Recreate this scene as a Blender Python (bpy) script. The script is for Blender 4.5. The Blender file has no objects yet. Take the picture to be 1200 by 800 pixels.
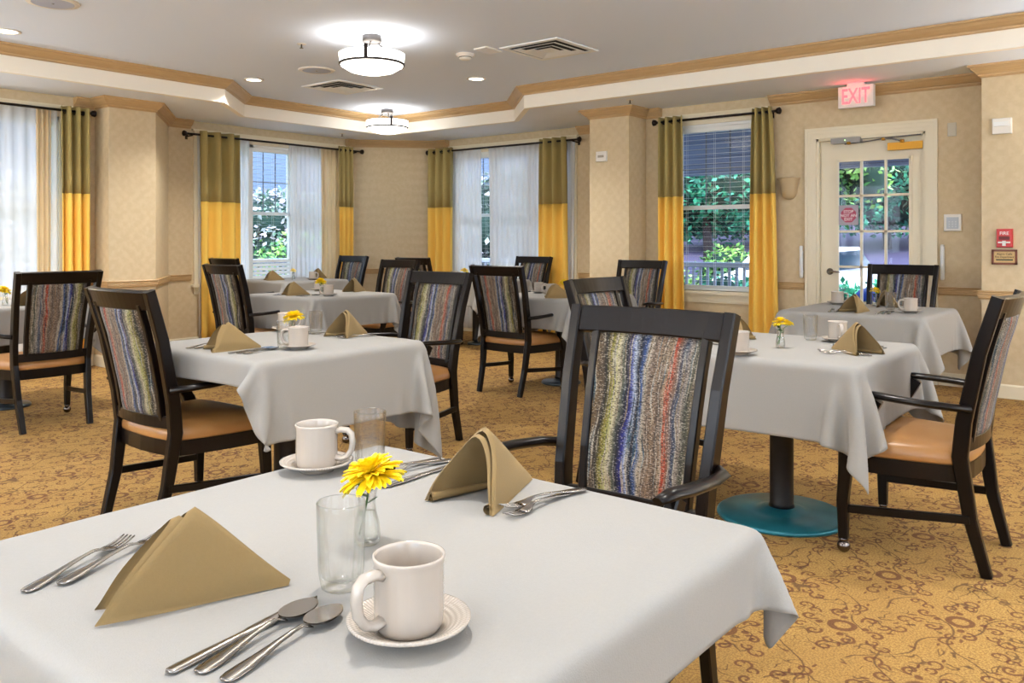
import bpy, math, random
import numpy as np
from mathutils import Vector, Matrix
random.seed(7)
sc = bpy.context.scene
PI = math.pi
# ------------------------------------------------------------------ camera
TH = math.radians(38.87)
cam_d = bpy.data.cameras.new('camera'); cam = bpy.data.objects.new('camera', cam_d)
sc.collection.objects.link(cam); sc.camera = cam
cam.location = (0, 0, 1.2); cam.rotation_euler = (PI/2, 0, TH - PI/2)
cam_d.sensor_width = 36; cam_d.lens = 990.8/1200*36; cam_d.shift_y = -119/1200
cam_d.clip_start = 0.05; cam_d.clip_end = 200
# ------------------------------------------------------------------ world, exposure
w = bpy.data.worlds.new('world'); sc.world = w; w.use_nodes = True
bg = w.node_tree.nodes['Background']
bg.inputs[0].default_value = (0.62, 0.78, 1.0, 1); bg.inputs[1].default_value = 2.5
sc.view_settings.view_transform = 'Standard'; sc.view_settings.look = 'None'
sc.view_settings.gamma = 1; sc.view_settings.use_curve_mapping = False
sc.view_settings.exposure = 1.18
sc.cycles.use_denoising = True
sc.cycles.caustics_reflective = False; sc.cycles.caustics_refractive = False
sc.cycles.max_bounces = 10; sc.cycles.transparent_max_bounces = 24; sc.cycles.diffuse_bounces = 5
sc.cycles.sample_clamp_indirect = 6
LAMP_E, CAN_W, SUN_E = 2.5, 9.5, 2.0
sun_d = bpy.data.lights.new('sun', 'SUN'); sun = bpy.data.objects.new('sun', sun_d)
sc.collection.objects.link(sun); sun_d.energy = SUN_E; sun_d.angle = 0.02; sun_d.color = (1, .96, .88)
sun.rotation_euler = (math.radians(38), 0, math.radians(-50))
TRAY = 2.76; H = 2.54
def can_or_fill_light(x, y, z=TRAY, watts=None):
    d = bpy.data.lights.new('can_or_fill_light', 'AREA'); o = bpy.data.objects.new('can_or_fill_light', d)
    sc.collection.objects.link(o); d.shape = 'DISK'; d.size = .15; d.energy = watts or CAN_W
    d.color = (1, .955, .89); d.spread = math.radians(125); o.location = (x, y, z-.016)
CANS = [(2.55,6.9),(4.83,7.12),(6.15,5.40)]
FILL_DOWNLIGHTS = [(1.05,1.10),(3.5,1.35),(2.3,3.1),(.2,4.9),(5.7,-1.0),(3.2,-1.5)]  # unseen downlights without fixtures, added to brighten the near tables and floor
for c_ in CANS: can_or_fill_light(*c_, watts=CAN_W*1.25)
for c_ in FILL_DOWNLIGHTS: can_or_fill_light(*c_, watts=CAN_W*.8)
# the bulbs inside the open topped bowl lamps shine up on the ceiling
LAMPS = [(4.36, 4.89, 0), (6.93, 7.50, .35), (1.80, 2.30, 0), (4.4, -.3, 0), (-.7, 4.9, 0), (-.5, -.4, 0), (6.2, -1.9, 0)]  # the last three lamps are unseen, added for more uplight
BULB_W = 34.0
for x_, y_, _ in LAMPS:
    d = bpy.data.lights.new('lamp_bulbs', 'AREA'); o = bpy.data.objects.new('lamp_bulbs', d); sc.collection.objects.link(o)
    d.shape = 'DISK'; d.size = .40; d.energy = BULB_W * .008; d.color = (.97, .98, 1.0); o.location = (x_, y_, TRAY-.19); o.rotation_euler = (PI, 0, 0)
# unseen uplights added to brighten the ceiling, shaped like the sconce by the door
FILL_UPLIGHTS = [(7.34, -.35, PI), (7.34, -1.7, PI), (1.13, 8.20, -PI/2), (-2.0, .9, 0), (-2.0, 3.9, 0), (-2.0, 7.2, 0), (1.4, -3.0, PI/2), (4.2, -3.0, PI/2)]
UP_W = 30.0
for x_, y_, a_ in FILL_UPLIGHTS:
    d = bpy.data.lights.new('fill_uplight', 'AREA'); o = bpy.data.objects.new('fill_uplight', d); sc.collection.objects.link(o)
    d.shape = 'DISK'; d.size = .14; d.energy = UP_W * (.5 if x_ > 7 else .5 if y_ > 8 else 1.4); d.color = (1, .98, .95); o.location = (x_+.10*math.cos(a_), y_+.10*math.sin(a_), 1.80); o.rotation_euler = (PI, 0, 0)
# fill lights added outside the unseen windows behind the viewer, imitating daylight
WINDOW_FILL_W = 15.0
def add_window_fill(x, y, rz, sx):
    d = bpy.data.lights.new('window_fill_light', 'AREA'); o = bpy.data.objects.new('window_fill_light', d); sc.collection.objects.link(o)
    d.shape = 'RECTANGLE'; d.size = sx; d.size_y = 1.6; d.energy = WINDOW_FILL_W*sx/2; d.color = (.86, .94, 1.0); o.location = (x, y, 1.52); o.rotation_euler = (PI/2, 0, rz)
for y_ in (-.6, 2.4, 5.4): add_window_fill(-2.45, y_, -PI/2, 2.0)
for x_ in (.0, 2.8, 5.6): add_window_fill(x_, -3.45, 0, .4)
# ------------------------------------------------------------------ materials
def lin(c):
    return tuple(((v/255)/12.92 if v/255 <= .04045 else ((v/255+.055)/1.055)**2.4) for v in c)
def mat(name, rgb, rough=.6, metal=0, **kw):
    m = bpy.data.materials.new(name); m.use_nodes = True
    b = m.node_tree.nodes['Principled BSDF']
    b.inputs['Base Color'].default_value = (*lin(rgb), 1)
    b.inputs['Roughness'].default_value = rough; b.inputs['Metallic'].default_value = metal
    for k, v in kw.items(): b.inputs[k.replace('_', ' ')].default_value = v
    return m
class NT:
    """tiny helper to write node maths as expressions"""
    def __init__(s, m):
        s.m = m; s.t = m.node_tree; s.n = s.t.nodes; s.l = s.t.links; s.b = s.n.get('Principled BSDF')
    def set(s, i, v):
        if hasattr(v, 'is_output'): s.l.new(v, i)
        elif isinstance(v, (tuple, list)) and len(v) == 3 and i.type == 'RGBA': i.default_value = (*v, 1)
        else: i.default_value = v
    def m_(s, op, a, b=0, c=None):
        n = s.n.new('ShaderNodeMath'); n.operation = op; s.set(n.inputs[0], a); s.set(n.inputs[1], b)
        if c is not None: s.set(n.inputs[2], c)
        return n.outputs[0]
    def add(s, a, b): return s.m_('ADD', a, b)
    def sub(s, a, b): return s.m_('SUBTRACT', a, b)
    def mul(s, a, b): return s.m_('MULTIPLY', a, b)
    def mx(s, a, b): return s.m_('MAXIMUM', a, b)
    def coord(s, kind='Object'):
        n = s.n.new('ShaderNodeTexCoord'); return n.outputs[kind]
    def sep(s, v):
        n = s.n.new('ShaderNodeSeparateXYZ'); s.l.new(v, n.inputs[0]); return n.outputs
    def comb(s, x, y, z=0):
        n = s.n.new('ShaderNodeCombineXYZ')
        for i, v in enumerate((x, y, z)): s.set(n.inputs[i], v)
        return n.outputs[0]
    def vscale(s, v, sc_):
        n = s.n.new('ShaderNodeVectorMath'); n.operation = 'MULTIPLY'; s.l.new(v, n.inputs[0]); n.inputs[1].default_value = sc_
        return n.outputs[0]
    def vadd(s, a, b):
        n = s.n.new('ShaderNodeVectorMath'); n.operation = 'ADD'; s.set(n.inputs[0], a); s.set(n.inputs[1], b); return n.outputs[0]
    def noise(s, v, scale, detail=2, rough=.5, out='Fac'):
        n = s.n.new('ShaderNodeTexNoise'); s.set(n.inputs['Vector'], v); n.inputs['Scale'].default_value = scale
        n.inputs['Detail'].default_value = detail; n.inputs['Roughness'].default_value = rough; return n.outputs[out]
    def white(s, v, out='Value'):
        n = s.n.new('ShaderNodeTexWhiteNoise'); n.noise_dimensions = '3D'; s.set(n.inputs['Vector'], v); return n.outputs[out]
    def mix(s, f, a, b, mode='MIX'):
        n = s.n.new('ShaderNodeMix'); n.data_type = 'RGBA'; n.blend_type = mode
        s.set(n.inputs[0], f); s.set(n.inputs[6], a); s.set(n.inputs[7], b); return n.outputs[2]
    def ramp(s, f, stops, interp='LINEAR'):
        n = s.n.new('ShaderNodeValToRGB'); n.color_ramp.interpolation = interp; s.set(n.inputs[0], f)
        e = n.color_ramp.elements
        e[0].position, e[1].position = stops[0][0], stops[-1][0]
        e[0].color, e[1].color = (*stops[0][1], 1), (*stops[-1][1], 1)
        for p, c in stops[1:-1]:
            x = e.new(p); x.color = (*c, 1)
        return n.outputs[0]
    def smooth(s, v, a, b, lo=1.0, hi=0.0):
        n = s.n.new('ShaderNodeMapRange'); n.interpolation_type = 'SMOOTHSTEP'; s.set(n.inputs[0], v)
        n.inputs[1].default_value = a; n.inputs[2].default_value = b; n.inputs[3].default_value = lo; n.inputs[4].default_value = hi
        return n.outputs[0]
    def bump(s, h, strength=.3, dist=.002):
        n = s.n.new('ShaderNodeBump'); s.set(n.inputs['Height'], h); n.inputs['Strength'].default_value = strength
        n.inputs['Distance'].default_value = dist; s.l.new(n.outputs[0], s.b.inputs['Normal'])
    def color(s, v): s.set(s.b.inputs['Base Color'], v)

def variegated(name, rgb, rough, scale, amt=.12, bump=0, bscale=None, **kw):
    m = mat(name, rgb, rough, **kw); t = NT(m); c = t.coord()
    f = t.noise(c, scale, 4); a = tuple(v*(1-amt) for v in lin(rgb)); b = tuple(min(1, v*(1+amt)) for v in lin(rgb))
    t.color(t.mix(f, a, b))
    if bump: t.bump(t.noise(c, bscale or scale*6, 3), bump, .003)
    return m

M_ceil = variegated('ceiling_paint', (232, 238, 246), .85, 3, .02)
M_tray = mat('tray_ceiling_paint', (224, 235, 252), .85)
M_fascia = mat('fascia_paint', (250, 244, 230), .8)
def wallpaper():
    m = mat('wallpaper', (214, 196, 162), .75); t = NT(m); c = t.coord()
    s = t.sep(c); u = t.add(s[0], s[1]); z = s[2]
    P = 2*PI/.115
    q = t.mul(t.m_('SINE', t.mul(u, P)), t.m_('SINE', t.mul(z, P)))
    n = t.noise(c, 22, 4, .6); wv = t.noise(c, 2.2, 2)
    f = t.smooth(t.add(t.mul(q, .22), t.mul(n, 2.0)), .6, 1.5, 0, 1)
    f = t.add(t.mul(f, .7), t.mul(wv, .4))
    t.color(t.mix(f, lin((204, 184, 147)), lin((215, 197, 163))))
    t.bump(f, .15, .001)
    return m
M_wall = wallpaper()
M_trim = mat('cream_trim', (232, 222, 196), .45)
M_white = mat('white_vinyl', (232, 234, 232), .35)
def oak():
    m = mat('oak_moulding', (205, 165, 104), .42); t = NT(m); c = t.coord()
    s = t.sep(c); v = t.comb(t.mul(s[0], 3), t.mul(s[1], 3), t.mul(s[2], 60))
    f = t.noise(v, 2.5, 4); t.color(t.mix(f, lin((178, 144, 98)), lin((202, 170, 124))))
    return m
M_oak = oak()
def carpet():
    m = mat('patterned_carpet', (190, 150, 90), .95); t = NT(m); b = t.b
    c = t.coord(); wv = t.noise(c, 9, 2, .5, 'Color')
    s0 = t.sep(t.vadd(t.vscale(c, (1, 1, 0)), t.vscale(t.vadd(wv, (-.5, -.5, -.5)), (.022, .022, 0))))
    x = t.sub(s0[0], 2.949); y = t.sub(s0[1], .571)
    LX, LY = .506, .560
    total = None; vin = None; dark = None
    for ox, oy in ((0, 0), (.5, .5)):
        u = t.mul(t.sub(t.m_('FRACT', t.add(t.mul(x, 1/LX), .5+ox)), .5), LX)
        v = t.mul(t.sub(t.m_('FRACT', t.add(t.mul(y, 1/LY), .5+oy)), .5), LY)
        d = t.m_('SQRT', t.add(t.mul(u, u), t.mul(v, v)))
        an = t.m_('ARCTAN2', v, u)
        ring = t.smooth(t.m_('ABSOLUTE', t.sub(d, .033)), .007, .012)
        def fold(k, off):
            a = t.m_('FRACT', t.add(t.mul(an, k/(2*PI)), off))
            a = t.mul(t.sub(a, .5), 2*PI/k)
            return t.mul(d, t.m_('COSINE', a)), t.mul(d, t.m_('SINE', a))
        px, py = fold(6, .2)
        def at(cx, cy, sx=1):
            qx = t.sub(px, cx); qy = t.mul(t.sub(py, cy), sx)
            return t.m_('SQRT', t.add(t.mul(qx, qx), t.mul(qy, qy)))
        def spiral(cx, cy, r0, r1, w0, w1, sgn=1):
            qx = t.sub(px, cx); qy = t.mul(t.sub(py, cy), sgn); dd = t.m_('SQRT', t.add(t.mul(qx, qx), t.mul(qy, qy)))
            a_ = t.add(t.mul(t.m_('ARCTAN2', qy, qx), 1/(2*PI)), .5)
            k_ = t.smooth(t.m_('ABSOLUTE', t.sub(dd, t.add(t.mul(a_, r1-r0), r0))), w0, w1)
            return t.mul(k_, t.smooth(a_, .02, .10, 0, 1))
        curl = spiral(.102, .010, .005, .027, .003, .0068)
        core = t.smooth(at(.097, .014), .003, .008)
        curl2 = spiral(.118, -.036, .004, .020, .002, .0055, -1)
        px, py = fold(4, .35)
        dot = t.smooth(at(.066, 0), .009, .014)
        leaf = t.smooth(at(.135, 0, 3), .010, .018)
        g = t.mx(t.mx(ring, curl), t.mx(t.mx(core, dot), t.mx(curl2, leaf)))
        px, py = fold(6, .55)
        g = t.mx(g, spiral(.165, .012, .006, .030, .0025, .006, -1))
        px, py = fold(8, .6); g = t.mx(g, t.smooth(at(.205, 0, 2.4), .008, .013))
        total = g if total is None else t.mx(total, g)
    # vines between the motifs
    def vine(sgn):
        yy = t.sub(t.m_('FRACT', t.add(t.mul(y, 2/LY), t.add(t.mul(t.mul(x, sgn*2/LX), .5), .5 + .25*sgn))), .5)
        yy = t.mul(yy, LY/2)
        wig = t.mul(t.m_('SINE', t.mul(x, 2*PI/LX*2)), .026)
        return t.smooth(t.m_('ABSOLUTE', t.sub(yy, wig)), .0015, .0055)
    brk = t.smooth(t.noise(c, 7, 1), .42, .5, 0, 1)
    vines = t.mul(t.mx(vine(1), vine(-1)), brk)
    wl = t.noise(c, 5.2, 2, .5); wl2 = t.noise(t.vadd(c, (7.3, 2.1, 0)), 8.5, 2, .5)
    squig = t.mx(t.smooth(t.m_('ABSOLUTE', t.sub(wl, .5)), .004, .012), t.smooth(t.m_('ABSOLUTE', t.sub(wl2, .52)), .005, .014))
    squig = t.mul(squig, t.smooth(t.noise(c, 11, 1), .46, .54, 0, 1)); vines = t.mx(vines, squig)
    fib = t.noise(c, 150, 3, .7); cl = t.noise(c, 3.2, 3)
    base = t.mix(cl, lin((160, 120, 58)), lin((190, 152, 80)))
    base = t.mix(t.mul(t.smooth(fib, .42, .58, 0, 1), .75), base, lin((128, 94, 48)))
    col = t.mix(t.mul(vines, .75), base, lin((74, 42, 20)))
    col = t.mix(t.mul(total, .78), col, lin((88, 40, 18)))
    sp = t.white(t.m_('FLOOR', 0) if False else t.vscale(c, (1, 1, 1)))
    t.color(col)
    t.bump(t.noise(c, 420, 2), .5, .004)
    return m
M_carpet = carpet()
def wood():
    m = mat('espresso_wood', (9, 6, 6), .28); t = NT(m); t.b.inputs['Coat Weight'].default_value = .05; t.b.inputs['Coat Roughness'].default_value = .2; t.b.inputs['Specular IOR Level'].default_value = .24
    s = t.sep(t.coord()); v = t.comb(t.mul(s[0], 40), t.mul(s[1], 40), t.mul(s[2], 4))
    t.color(t.mix(t.noise(v, 1.2, 3), lin((9, 6, 6)), lin((19, 12, 10)))); return m
M_wood = wood()
def leather():
    m = mat('tan_leather', (196, 134, 74), .33); t = NT(m); c = t.coord()
    t.color(t.mix(t.noise(c, 6, 3), lin((152, 104, 56)), lin((176, 130, 78)))); t.bump(t.noise(c, 160, 2), .12, .001); return m
M_leather = leather()
def stripe_fabric():
    m = mat('striped_chenille', (150, 140, 120), .85); t = NT(m)
    t.b.inputs['Sheen Weight'].default_value = .05
    uv = t.coord('UV'); s = t.sep(uv); u, v = s[0], s[1]
    oi = t.n.new('ShaderNodeObjectInfo'); rnd = oi.outputs['Random']
    warp = t.mul(t.sub(t.noise(t.comb(t.mul(u, 2.0), t.mul(v, 1.6), t.mul(rnd, 20)), 1.5, 2), .5), .16)
    uu = t.add(t.add(u, warp), t.mul(t.sub(rnd, .5), .08))
    L = lin
    st = [(0, L((146, 126, 96))), (.07, L((120, 104, 84))), (.11, L((60, 58, 48))), (.15, L((150, 140, 60))), (.19, L((176, 176, 110))),
          (.23, L((206, 198, 170))), (.28, L((120, 124, 110))), (.32, L((30, 36, 60))), (.36, L((34, 52, 150))), (.40, L((190, 200, 214))),
          (.44, L((26, 30, 46))), (.475, L((70, 110, 160))), (.51, L((196, 186, 168))), (.56, L((140, 124, 110))), (.62, L((165, 145, 122))),
          (.68, L((120, 106, 96))), (.73, L((178, 160, 136))), (.765, L((196, 84, 34))), (.80, L((160, 128, 108))), (.86, L((74, 96, 122))),
          (.9, L((170, 160, 150))), (.95, L((96, 100, 84))), (1, L((150, 136, 112)))]
    base = t.ramp(uu, st)
    br = t.noise(t.comb(t.mul(uu, 30), t.mul(v, 1.2), rnd), 1.5, 2, .5)
    alt = t.ramp(t.noise(t.comb(t.mul(uu, 13), t.mul(v, .9), t.mul(rnd, 7)), 1.3, 2), [(0.30, L((20, 28, 50))), (.38, L((60, 110, 130))), (.46, L((206, 200, 186))), (.54, L((150, 132, 104))), (.60, L((214, 208, 196))), (.68, L((30, 32, 34))), (.8, L((206, 200, 190)))])
    col = t.mix(t.smooth(br, .54, .60, .0, .85), base, alt)
    cell = t.comb(t.m_('FLOOR', t.mul(u, 72)), t.m_('FLOOR', t.mul(v, 210)), 0)
    wn = t.white(cell)
    k = t.smooth(t.noise(t.comb(t.mul(uu, 9), t.mul(v, 1.5), 3), 2, 1), .4, .6, .25, 1)
    col = t.mix(t.mul(t.smooth(wn, .74, .76, 0, .6), .9), col, L((18, 18, 22)))
    col = t.mix(t.mul(t.smooth(wn, .14, .16, .42, 0), .8), col, L((236, 230, 220)))
    gm = t.n.new('ShaderNodeGamma'); gm.inputs[1].default_value = 1.45; t.set(gm.inputs[0], col); col = t.mix(1.0, gm.outputs[0], (.66, .66, .68), 'MULTIPLY')
    t.color(col); t.bump(wn, .5, .002)
    return m
M_fabric = stripe_fabric()
def linen(name, rgb, wr=.0):
    m = mat(name, rgb, .88); t = NT(m); c = t.coord()
    t.b.inputs['Sheen Weight'].default_value = .03
    h = t.noise(c, 500, 2)
    if wr: h = t.add(t.mul(h, .25), t.mul(t.noise(c, 7, 3), wr))
    t.bump(h, .35, .004 if wr else .001)
    f = t.noise(c, 240, 2); a = lin(rgb)
    t.color(t.mix(f, tuple(v*.95 for v in a), tuple(min(1, v*1.03) for v in a))); return m
M_cloth = linen('white_tablecloth', (148, 146, 142), .5)
M_napkin = linen('beige_napkin', (132, 109, 69), .25)
M_olive = linen('olive_curtain', (172, 154, 96)); M_gold = linen('gold_curtain', (250, 206, 96))
def sheer(name, rgb, tr=.55):
    m = bpy.data.materials.new(name); m.use_nodes = True; t = m.node_tree; t.nodes.clear()
    o = t.nodes.new('ShaderNodeOutputMaterial'); a = t.nodes.new('ShaderNodeMixShader'); b = t.nodes.new('ShaderNodeMixShader')
    tp = t.nodes.new('ShaderNodeBsdfTransparent'); d = t.nodes.new('ShaderNodeBsdfDiffuse'); tl = t.nodes.new('ShaderNodeBsdfTranslucent')
    d.inputs[0].default_value = (*lin(rgb), 1); tl.inputs[0].default_value = (*lin(rgb), 1)
    b.inputs[0].default_value = .32; t.links.new(d.outputs[0], b.inputs[1]); t.links.new(tl.outputs[0], b.inputs[2])
    a.inputs[0].default_value = 1-tr; t.links.new(tp.outputs[0], a.inputs[1]); t.links.new(b.outputs[0], a.inputs[2]); t.links.new(a.outputs[0], o.inputs[0])
    return m
M_sheer = sheer('white_sheer', (250, 251, 252), .40); M_sheer_b = sheer('cream_sheer', (240, 220, 180), .2)
def thin_glass(name, tint=(1, 1, 1), refl=1.0, glassy=0.0):
    m = bpy.data.materials.new(name); m.use_nodes = True; t = m.node_tree; t.nodes.clear()
    o = t.nodes.new('ShaderNodeOutputMaterial'); a = t.nodes.new('ShaderNodeMixShader'); lw = t.nodes.new('ShaderNodeLayerWeight'); pw = t.nodes.new('ShaderNodeMath'); pw.operation = 'POWER'; pw.inputs[1].default_value = 4
    lw.inputs['Blend'].default_value = .5; f = t.nodes.new('ShaderNodeMath'); f.operation = 'MULTIPLY_ADD'; f.inputs[1].default_value = .75; f.inputs[2].default_value = .012
    t.links.new(lw.outputs['Facing'], pw.inputs[0]); t.links.new(pw.outputs[0], f.inputs[0])
    tp = t.nodes.new('ShaderNodeBsdfTransparent'); tp.inputs[0].default_value = (*tint, 1)
    if glassy:
        lw2 = t.nodes.new('ShaderNodeLayerWeight'); lw2.inputs['Blend'].default_value = .5; p2 = t.nodes.new('ShaderNodeMath'); p2.operation = 'POWER'; p2.inputs[1].default_value = 3
        mxn = t.nodes.new('ShaderNodeMix'); mxn.data_type = 'RGBA'; mxn.inputs[6].default_value = (*tint, 1); mxn.inputs[7].default_value = (.50, .54, .52, 1)
        t.links.new(lw2.outputs['Facing'], p2.inputs[0]); t.links.new(p2.outputs[0], mxn.inputs[0]); t.links.new(mxn.outputs[2], tp.inputs[0])
    g = t.nodes.new('ShaderNodeBsdfGlossy'); g.inputs['Roughness'].default_value = .02
    t.links.new(f.outputs[0], a.inputs[0]); t.links.new(tp.outputs[0], a.inputs[1]); t.links.new(g.outputs[0], a.inputs[2])
    out = a.outputs[0]
    if glassy:
        r = t.nodes.new('ShaderNodeBsdfGlass'); r.inputs['IOR'].default_value = 1.45; r.inputs['Roughness'].default_value = 0.01
        x = t.nodes.new('ShaderNodeMixShader'); x.inputs[0].default_value = glassy
        t.links.new(out, x.inputs[1]); t.links.new(r.outputs[0], x.inputs[2]); out = x.outputs[0]
    t.links.new(out, o.inputs[0]); return m
M_pane = thin_glass('window_glass'); M_tumbler = thin_glass('tumbler_glass', (.99, .99, .985), glassy=.16)
M_ceramic = mat('white_ceramic', (176, 166, 155), .18); M_ceramic.node_tree.nodes['Principled BSDF'].inputs['Coat Weight'].default_value = .3
M_steel = mat('stainless_steel', (150, 144, 138), .2, 1)
M_nickel = mat('brushed_nickel', (84, 80, 78), .4, .9); M_bronze = mat('dark_bronze', (38, 30, 28), .4, .6)
M_black = mat('black_metal', (26, 24, 26), .4, .3)
M_slate = mat('slate_metal_base', (52, 62, 70), .3, .3)
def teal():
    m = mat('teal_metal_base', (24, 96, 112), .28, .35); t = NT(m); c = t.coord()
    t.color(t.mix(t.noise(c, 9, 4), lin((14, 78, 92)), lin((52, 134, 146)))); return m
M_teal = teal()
M_brass = mat('brass', (178, 128, 36), .35, .6); M_plastic = mat('white_plastic', (232, 228, 220), .4)
M_grey = mat('grey_plastic', (150, 148, 146), .4); M_dark = mat('dark_void', (20, 20, 22), .8)
def emis(name, rgb, e, base=(255, 255, 255)):
    m = mat(name, base, .4); b = m.node_tree.nodes['Principled BSDF']
    b.inputs['Emission Color'].default_value = (*lin(rgb), 1); b.inputs['Emission Strength'].default_value = e; return m
M_bowl = emis('lit_frosted_glass', (255, 246, 232), LAMP_E); M_can = emis('lit_can_lens', (255, 240, 215), 5)
M_exit = emis('exit_red_letters', (255, 90, 100), .8, (230, 90, 90)); M_spk = mat('speaker_grille', (176, 184, 205), .6)
M_yellow = mat('yellow_petals', (255, 226, 24), .6); M_yc = mat('flower_centre', (150, 60, 24), .7); M_stem = mat('green_stem', (70, 110, 50), .6)
M_yc2 = mat('flower_centre_gold', (238, 190, 16), .7)
for m_ in (M_yellow,): m_.node_tree.nodes['Principled BSDF'].inputs['Subsurface Weight'].default_value = 0
# ------------------------------------------------------------------ mesh helpers
class MB:
    def __init__(s): s.v = []; s.f = []; s.mi = []; s.sm = []; s.uv = {}
    def add(s, vs, fs, mi=0, smooth=False, uvs=None):
        o = len(s.v); s.v += [tuple(p) for p in vs]
        for f in fs:
            s.f.append(tuple(i+o for i in f)); s.mi.append(mi); s.sm.append(smooth)
        if uvs:
            for i, q in enumerate(uvs): s.uv[o+i] = q
        return s
    def box(s, a, b, mi=0, ch=0):
        x0, y0, z0 = [min(p, q) for p, q in zip(a, b)]; x1, y1, z1 = [max(p, q) for p, q in zip(a, b)]
        vs = [(x0,y0,z0),(x1,y0,z0),(x1,y1,z0),(x0,y1,z0),(x0,y0,z1),(x1,y0,z1),(x1,y1,z1),(x0,y1,z1)]
        return s.add(vs, [(0,3,2,1),(4,5,6,7),(0,1,5,4),(1,2,6,5),(2,3,7,6),(3,0,4,7)], mi)
    def prism(s, poly, z0, z1, mi=0, smooth=False):
        n = len(poly)
        vs = [(x, y, z0) for x, y in poly] + [(x, y, z1) for x, y in poly]
        fs = [(i, (i+1) % n, n+(i+1) % n, n+i) for i in range(n)]
        s.add(vs, fs, mi, smooth); o = len(s.v)-2*n
        s.f.append(tuple(o+i for i in reversed(range(n)))); s.mi.append(mi); s.sm.append(False)
        s.f.append(tuple(o+n+i for i in range(n))); s.mi.append(mi); s.sm.append(False); return s
    def loft(s, rings, mi=0, smooth=True, cap=True, closed=False):
        n = len(rings[0]); o = len(s.v)
        for r in rings: s.v += [tuple(p) for p in r]
        k = len(rings)
        for i in range(k if closed else k-1):
            for j in range(n):
                a = o+i*n; b = o+((i+1) % k)*n
                s.f.append((a+j, a+(j+1) % n, b+(j+1) % n, b+j)); s.mi.append(mi); s.sm.append(smooth)
        if cap and not closed:
            s.f.append(tuple(o+j for j in reversed(range(n)))); s.mi.append(mi); s.sm.append(False)
            e = o+(k-1)*n; s.f.append(tuple(e+j for j in range(n))); s.mi.append(mi); s.sm.append(False)
        return s
    def lathe(s, prof, n=32, c=(0, 0, 0), mi=0, smooth=True, mod=None, cap=False):
        rings = []
        for r, z in prof:
            ring = []
            for j in range(n):
                a = 2*PI*j/n; rr = r*(1+(mod(a, z) if mod else 0)); ring.append((c[0]+rr*math.cos(a), c[1]+rr*math.sin(a), c[2]+z))
            rings.append(ring)
        return s.loft(rings, mi, smooth, cap)
    def sweep(s, path, sizes, side=(0, 1, 0), mi=0, smooth=False, ch=.25, nseg=None, cap=True):
        P = [Vector(p) for p in path]; rings = []; side = Vector(side)
        for i, p in enumerate(P):
            t = (P[min(i+1, len(P)-1)] - P[max(i-1, 0)]).normalized()
            sd = side(i) if callable(side) else side
            a = (sd - t*sd.dot(t)).normalized(); b = t.cross(a)
            wa, wb = sizes[i] if isinstance(sizes, list) else sizes
            wa /= 2; wb /= 2
            if nseg:
                ring = [p + a*wa*math.cos(2*PI*k/nseg) + b*wb*math.sin(2*PI*k/nseg) for k in range(nseg)]
            else:
                c = ch*min(wa, wb)
                ring = [p + a*x + b*y for x, y in ((wa, wb-c), (wa-c, wb), (-wa+c, wb), (-wa, wb-c), (-wa, -wb+c), (-wa+c, -wb), (wa-c, -wb), (wa, -wb+c))]
            rings.append(ring)
        return s.loft(rings, mi, smooth or bool(nseg), cap)
    def grid(s, fn, nu, nv, mi=0, smooth=True, uvf=None):
        vs = []; uvs = []
        for i in range(nu+1):
            for j in range(nv+1):
                vs.append(fn(i/nu, j/nv)); uvs.append((i/nu, j/nv))
        fs = [(i*(nv+1)+j, (i+1)*(nv+1)+j, (i+1)*(nv+1)+j+1, i*(nv+1)+j+1) for i in range(nu) for j in range(nv)]
        return s.add(vs, fs, mi, smooth, uvs)
    def build(s, name, mats, parent=None, loc=None, mods=None):
        me = bpy.data.meshes.new(name); me.from_pydata(s.v, [], s.f)
        for m in (mats if isinstance(mats, (list, tuple)) else [mats]): me.materials.append(m)
        me.polygons.foreach_set('material_index', s.mi); me.polygons.foreach_set('use_smooth', s.sm)
        if s.uv:
            l = me.uv_layers.new(name='UVMap')
            for lp in me.loops: l.data[lp.index].uv = s.uv.get(lp.vertex_index, (0, 0))
        me.update(); o = bpy.data.objects.new(name, me); sc.collection.objects.link(o)
        if parent is not None: o.parent = parent
        if loc: o.location = loc
        return o
def tag(o, label=None, cat=None, group=None, kind=None):
    if label: o['label'] = label
    if cat: o['category'] = cat
    if group: o['group'] = group
    if kind: o['kind'] = kind
    return o
def empty(name, loc=(0, 0, 0), rz=0, label=None, cat=None, group=None, kind=None):
    o = bpy.data.objects.new(name, None); sc.collection.objects.link(o); o.location = loc; o.rotation_euler = (0, 0, rz)
    o.empty_display_size = .1
    return tag(o, label, cat, group, kind)
def copy_tree(o, parent=None):
    c = o.copy(); sc.collection.objects.link(c); c.parent = parent
    for ch in [x for x in sc.objects if x.parent == o]: copy_tree(ch, c)
    return c
def place(proto, used, loc, rz, label, cat, group=None, name=None):
    """first call moves the prototype itself, later calls copy it"""
    o = copy_tree(proto) if used.get(proto) else proto
    used[proto] = True; o.location = loc; o.rotation_euler = (0, 0, rz)
    for k in ('label', 'category', 'group'):
        if k in o: del o[k]
    tag(o, label, cat, group); return o
USED = {}
def struct(o, label, cat='structure'): return tag(o, label, cat, kind='structure')
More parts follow.
